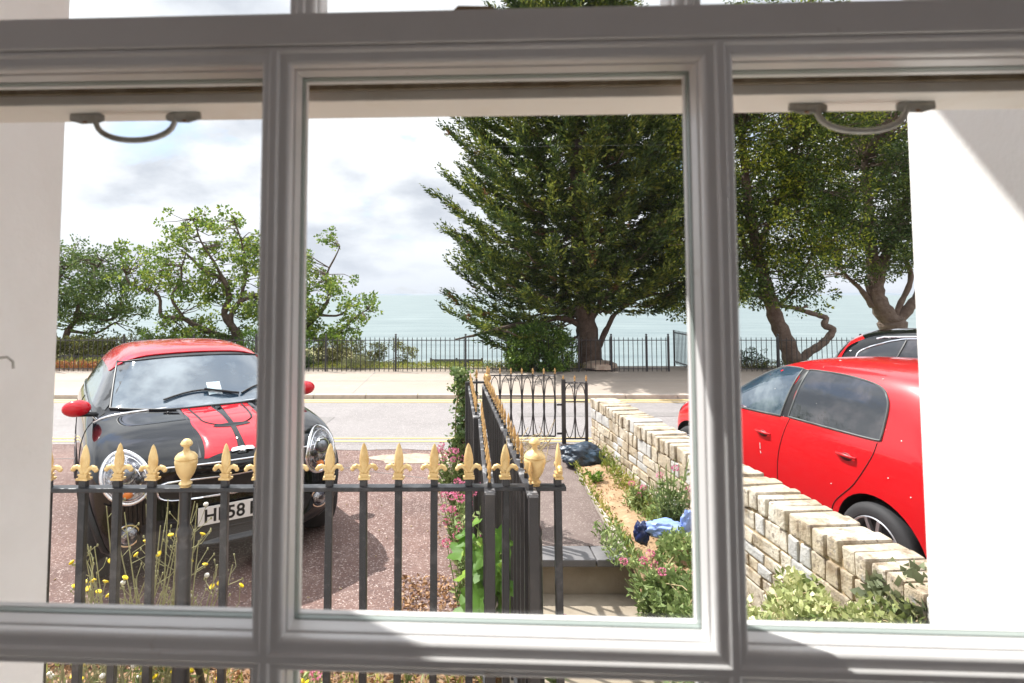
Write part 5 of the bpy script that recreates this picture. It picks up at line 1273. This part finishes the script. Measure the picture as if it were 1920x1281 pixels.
# hollyhock
def lobed(c, nrm, r, rg):
    nrm = Vector(nrm).normalized(); a_ = nrm.orthogonal().normalized(); b_ = nrm.cross(a_); ph = rg.uniform(0, 6.28); vs = [Vector(c)-nrm*r*.12]
    for k in range(20):
        an = 2*PI*k/20; rr = r*(.80+.20*math.cos(5*an))*(.45 if k == 0 else 1); vs.append(Vector(c)+(a_*math.cos(an+ph)+b_*math.sin(an+ph))*rr+nrm*r*(.10*math.cos(5*an)+rg.uniform(-.05, .05)))
    return vs, [(0, k+1, (k+1) % 20+1) for k in range(20)]
rg = np.random.default_rng(12); hb = gxy(905, 1150); hol = thing('hollyhock_plant', 'big leaved bright green plant behind the gold railing', 'plant', (.17, 3.0, 0))
lv = MB(); st = MB()
for k in range(74):
    z = rg.uniform(.05, .66); a = rg.uniform(0, 2*PI); s = rg.uniform(.04, .22)*(1.15-.5*z); c = Vector((math.cos(a)*s, math.sin(a)*s*.8, z))
    v_, f_ = lobed(c, (math.cos(a)*.7+rg.normal()*.25, math.sin(a)*.7-.35+rg.normal()*.25, .75), rg.uniform(.048, .092)*(1.2-.4*z), rg); lv.add(v_, f_)
    st.tube([(0, 0, max(0, z-.12)), (c.x*.5, c.y*.5, z-.04), tuple(c)], [.004, .003, .002], 5)
for s in (-.03, .04): st.tube([(s, 0, 0), (s*.8, .01, .35), (s*1.5, 0, .74)], [.009, .007, .003], 6)
part('leaves', lv, M_HOLLY, hol, smooth=180); part('stem', st, M_STEM, hol, smooth=60)
# climber on the end of the railing
cl = thing('climbing_plant', 'leafy climber growing up the far end of the drive railing', 'plant', (.06, 5.05, 0))
C = []; st = MB()
for k in range(7):
    x = rg.normal()*.04; pts = [(x*.4, 0, 0), (x+rg.normal()*.03-.02, rg.normal()*.04, .45), (x-.03, rg.normal()*.05, .85), (x+.02, 0, 1.16+rg.normal()*.04)]; st.tube(pts, [.006, .005, .004, .002], 5)
st_o = part('stem', st, M_DRYSTEM, cl, smooth=60)
n = 1500; z = rg.uniform(.42, 1.20, n); P = np.stack([rg.normal(size=n)*.045-.02+.03*np.sin(z*9), rg.normal(size=n)*.06, z], 1)
link('leaves', quads_mesh('leaves', leaf_quads(P, rg.normal(size=(n, 3)), rg.uniform(.025, .05, n), .030, rg), M_CLIMB), cl)
# dry tangle on the railing
dt = thing('dry_creeper', 'dry straw tangle caught on the path railing finials', 'creeper', (pA1[0]+.07, pA1[1]-.35, 1.12)); st = MB()
for k in range(34):
    p0 = Vector(tuple(rg.normal(size=3)))*.035; st.tube([p0, p0+Vector(tuple(rg.normal(size=3)))*.04, p0+Vector(tuple(rg.normal(size=3)))*.06], .0018, 4)
part('stem', st, M_DRYSTEM, dt)
# yellow hawkweed clumps
def hawkweed(base, h, n, label, seed, lean=(0, 0), fl=1.0):
    rg = np.random.default_rng(seed); t_ = thing('yellow_flower_weed', label, 'weed', base, 0, 'yellow flowered weeds by the railing')
    st = MB(); fl_, wh = MB(), MB(); LP, LD = [], []
    for k in range(n):
        a = rg.uniform(0, 2*PI); hh = h*rg.uniform(.5, 1); p0 = Vector((rg.normal()*.02, rg.normal()*.02, 0)); p1 = p0+Vector((math.cos(a)*.10+lean[0]*.4, math.sin(a)*.06, hh*.55)); p2 = p1+Vector((math.cos(a)*.08+lean[0]*.6+rg.normal()*.04, math.sin(a)*.04, hh*.45))
        st.tube([p0, p1, p2], [.0038, .0030, .0020], 5)
        for j in range(6):
            q = rg.uniform(.30, .98); b_ = p1.lerp(p2, q) if j % 2 else p0.lerp(p1, .5+q*.5); e_ = b_+Vector((rg.normal()*.055, rg.normal()*.03, rg.uniform(.04, .10))); md = (b_+e_)/2+Vector((rg.normal()*.012, 0, -.006))
            st.tube([b_, md, e_], [.0018, .0014, .0012], 4); st.ball(e_, (.0040, .0040, .0062), 6, 5)
            q = rg.random()
            if q < .22*fl: fl_.lathe([(.003, 0), (.0125, .006), (.010, .010), (.001, .009)], e_+Vector((0, 0, .004)), 9, Matrix.Rotation(rg.normal()*.5, 3, 'X') @ Matrix.Rotation(rg.normal()*.5, 3, 'Y'))
            elif q < .30: wh.ball(e_+Vector((0, 0, .008)), (.011, .011, .009), 7, 5)
        for j in range(5): LP.append(p0.lerp(p1, rg.random())); LD.append((rg.normal(), rg.normal(), .6))
    part('stem', st, M_WEED, t_); 
    if fl_.v: part('flower_head', fl_, M_YFL, t_, smooth=60)
    if wh.v: part('seed_head', wh, M_WFL, t_, smooth=60)
    link('leaves', quads_mesh('leaves', leaf_quads(arr(LP), arr(LD), .05, .012, rg), M_VAL), t_)
M_WEED = mat('dry green stem', (.34, .33, .17), .8)
for i, (u, h, n, L_) in enumerate([(225, .86, 12, 'yellow flowered weed left of the urn in front of the car headlight'), (272, 1.02, 20, 'tallest yellow flowered weed in front of the car bumper'), (315, 1.02, 16, 'yellow flowered weed just left of the urn post'), (120, .70, 10, 'yellow flowered weed against the left window reveal'), (165, .74, 9, 'thin yellow flowered weed behind the leftmost thick bar'), (365, .84, 4, 'sparse weed reaching right below the number plate')]):
    q = atY(u, 1200, 2.42); hawkweed((q.x, 2.42, 0), h, n, L_, 30+i, lean=(.05 if i == 5 else 0, 0), fl=.3 if i == 5 else 1)
q = atY(475, 1250, 2.5); hawkweed((q.x, 2.5, 0), .34, 3, 'short yellow flowered weed behind the left window bar', 41)
q = atY(600, 1250, 2.55); hawkweed((q.x, 2.55, 0), .28, 3, 'short yellow flowered weed in the bed right of the window bar', 42)
# dry thistle-like stems in front of the urn bar
# ivy masses on the wall foot
def ivy(name, label, ell, n, leaf, m_, seed, base):
    rg = np.random.default_rng(seed); t_ = thing(name, label, 'ivy', base, 0); P = []; D = []
    for (c, r, k) in ell:
        d = rg.normal(size=(k, 3)); d /= np.linalg.norm(d, axis=1, keepdims=True); d[:, 2] = np.abs(d[:, 2])*1.0-.15
        rad = rg.uniform(.55, 1.05, k)[:, None]; P.append(np.array(c)-np.array(base)+d*np.array(r)*rad); D.append(d*.6+rg.normal(size=(k, 3))*.5+np.array([0, -.1, .2]))
    P = np.concatenate(P); D = np.concatenate(D); k = len(P)
    link('leaves', quads_mesh('leaves', leaf_quads(P, D, leaf*rg.uniform(.6, 1.35, k), leaf*.85*rg.uniform(.7, 1.1, k), rg, curl=.18), m_), t_)
    st = MB()
    for j in range(26):
        q = P[rg.integers(k)]; q2 = P[rg.integers(k)]; a_, b_ = Vector(q), Vector(q2)
        if (a_-b_).length < .5: st.tube([a_, (a_+b_)/2+Vector((0, 0, .05)), b_], [.004, .003, .002], 5)
    part('stem', st, M_DRYSTEM, t_, smooth=60); return t_
ivy('variegated_ivy', 'cream edged variegated ivy covering the near end of the brick wall', [((1.34, 2.80, .06), (.17, .28, .40), 1900), ((1.60, 2.75, .10), (.24, .30, .42), 3200), ((1.82, 2.50, .24), (.28, .30, .36), 2600), ((1.40, 2.35, -.05), (.35, .3, .34), 2000), ((2.02, 2.20, .33), (.4, .3, .30), 1900), ((1.70, 2.98, .26), (.10, .22, .22), 700)], 0, .036, M_IVYV, 51, (1.9, 2.4, -.4))
ivy('grey_ivy', 'grey green large leaved ivy trailing over the right part of the brick wall', [((1.98, 2.58, .50), (.17, .24, .14), 420), ((2.14, 2.34, .52), (.26, .26, .14), 460)], 0, .060, M_IVYD, 52, (2.1, 2.6, 0))
ivy('green_creeper', 'light green creeper at the step edge below the blue bag', [((1.26, 3.52, -.04), (.18, .30, .28), 1100), ((1.30, 3.15, -.02), (.20, .25, .36), 1300), ((1.05, 2.75, -.25), (.26, .3, .34), 1000), ((1.40, 3.8, .12), (.14, .25, .24), 600)], 0, .040, M_VAL, 53, (1.3, 3.0, -.45))
# litter of dead leaves
def litter(name, x0, x1, y0, y1, n, z, m_, seed, lf=.035, up=.02):
    rg = np.random.default_rng(seed); P = np.stack([rg.uniform(x0, x1, n), rg.uniform(y0, y1, n), z+rg.random(n)*up], 1); D = rg.normal(size=(n, 3)); D[:, 2] *= .3
    o = link(name, quads_mesh(name, leaf_quads(P, D, lf*rg.uniform(.4, 1.3, n), lf*.5, rg), m_)); o['kind'] = 'stuff'
litter('leaf_litter', -2.9, .20, 2.35, 3.10, 6500, .01, M_DEAD, 61)
litter('leaf_litter', -.38, .12, 3.0, 3.9, 900, .01, M_DEAD, 62)
litter('leaf_litter', 1.2, 1.75, 3.9, 6.9, 900, .035, M_DEAD, 63, .03)
for k_, (x0, x1, y0, y1, n_) in enumerate(((1.46, 1.60, 4.4, 6.5, 1000), (1.42, 1.66, 4.2, 5.2, 800), (1.17, 1.24, 4.0, 6.4, 300), (1.02, 1.22, 3.95, 4.6, 420), (.22, .34, 4.5, 7.1, 260))): ground_cover('path_weeds', x0, x1, y0, y1, n_, .16 if k_ < 2 else .07, M_VAL if k_ % 2 else M_YEL, .045, .02)
litter('leaf_litter', -.2, .18, 4.3, 7.2, 500, .006, M_DEAD, 64, .03)
rgx = np.random.default_rng(66); n = 1500; P = np.stack([rgx.uniform(-2.9, .2, n), rgx.uniform(2.4, 3.0, n), np.full(n, .01)], 1); D = rgx.normal(size=(n, 3)); D[:, 2] = 1.4
o = link('weedy_grass', quads_mesh('weedy_grass', leaf_quads(P, D, rgx.uniform(.04, .12, n), .008, rgx), M_YEL)); o['kind'] = 'stuff'
# ================================================================== bags
def crumple(name, label, c, r, m_, seed, fold=6, sub=5, cat='bag'):
    bm = bmesh.new(); bmesh.ops.create_icosphere(bm, subdivisions=sub, radius=1)
    for v in bm.verts:
        p = v.co.copy(); q = p*1.4+Vector((seed, 0, 0))
        k = 1+.30*noise.noise(q)+.16*noise.noise(q*2.3)+.10*(1-abs(noise.noise(q*fold))*2)*.6
        p = Vector((p.x*r[0], p.y*r[1], p.z*r[2]))*k; p.z = max(p.z, -r[2]*.75); v.co = p
    me = bpy.data.meshes.new(name); bm.to_mesh(me); bm.free(); me.shade_smooth(); me.set_sharp_from_angle(angle=R(40)); me.materials.append(m_)
    o = link(name, me, None, c); tag(o, label, cat); return o
M_BAGD = mat('dark blue bin bag', (.018, .035, .060), .45, var=((.03, .10, .18), 4, .55, .75), spec=.7)
M_BAGL = mat('light blue plastic', (.22, .32, .66), .38, var=((.34, .45, .80), 5, .4, .7))
M_BAGN = mat('navy plastic', (.008, .018, .08), .35)
crumple('refuse_bag', 'dark blue refuse bag lying against the inside of the garden gate panel', at(1090, 853, .12)+Vector((.0, -.03, .0)), (.23, .14, .125), M_BAGD, 3)
kb = thing('blue_bag', 'light blue plastic bag with navy end lying in the plants by the wall', 'bag', at(1243, 990, .24))
def sheetlet(w_, h_, seed, amp):
    m = MB(); nx = 22; ny = 14; vs = []
    for j in range(ny+1):
        for i in range(nx+1):
            x, y = (i/nx-.5)*w_, (j/ny-.5)*h_; e_ = 1-.18*abs(noise.noise((j*.4, seed, 3)))
            vs.append((x*e_, y*.6, .35*y+amp*(noise.noise((x*9+seed, y*9, 1))+.6*noise.noise((x*24, y*14, seed)))+.02*math.cos(y*20)))
    m.add(vs, [(j*(nx+1)+i, j*(nx+1)+i+1, (j+1)*(nx+1)+i+1, (j+1)*(nx+1)+i) for j in range(ny) for i in range(nx)]); return m
def lump(c, r, seed):
    bm = bmesh.new(); bmesh.ops.create_icosphere(bm, subdivisions=4, radius=1); m = MB()
    for v in bm.verts:
        p = v.co; q = p*1.5+Vector((seed, 2, 0)); k = 1+.35*noise.noise(q)+.22*noise.noise(q*2.6)
        m.v.append((c[0]+p.x*r[0]*k, c[1]+p.y*r[1]*k, c[2]+p.z*r[2]*k))
    m.f = [tuple(v.index for v in f.verts) for f in bm.faces]; bm.free(); return m
part('bag_body', lump((0, 0, 0), (.15, .07, .055), 5), M_BAGL, kb, smooth=50)
part('bag_handle', lump((.165, -.01, .035), (.045, .03, .085), 8), M_BAGL, kb, smooth=50)
part('bag_end', lump((-.155, -.02, -.03), (.05, .04, .075), 11), M_BAGN, kb, smooth=50)
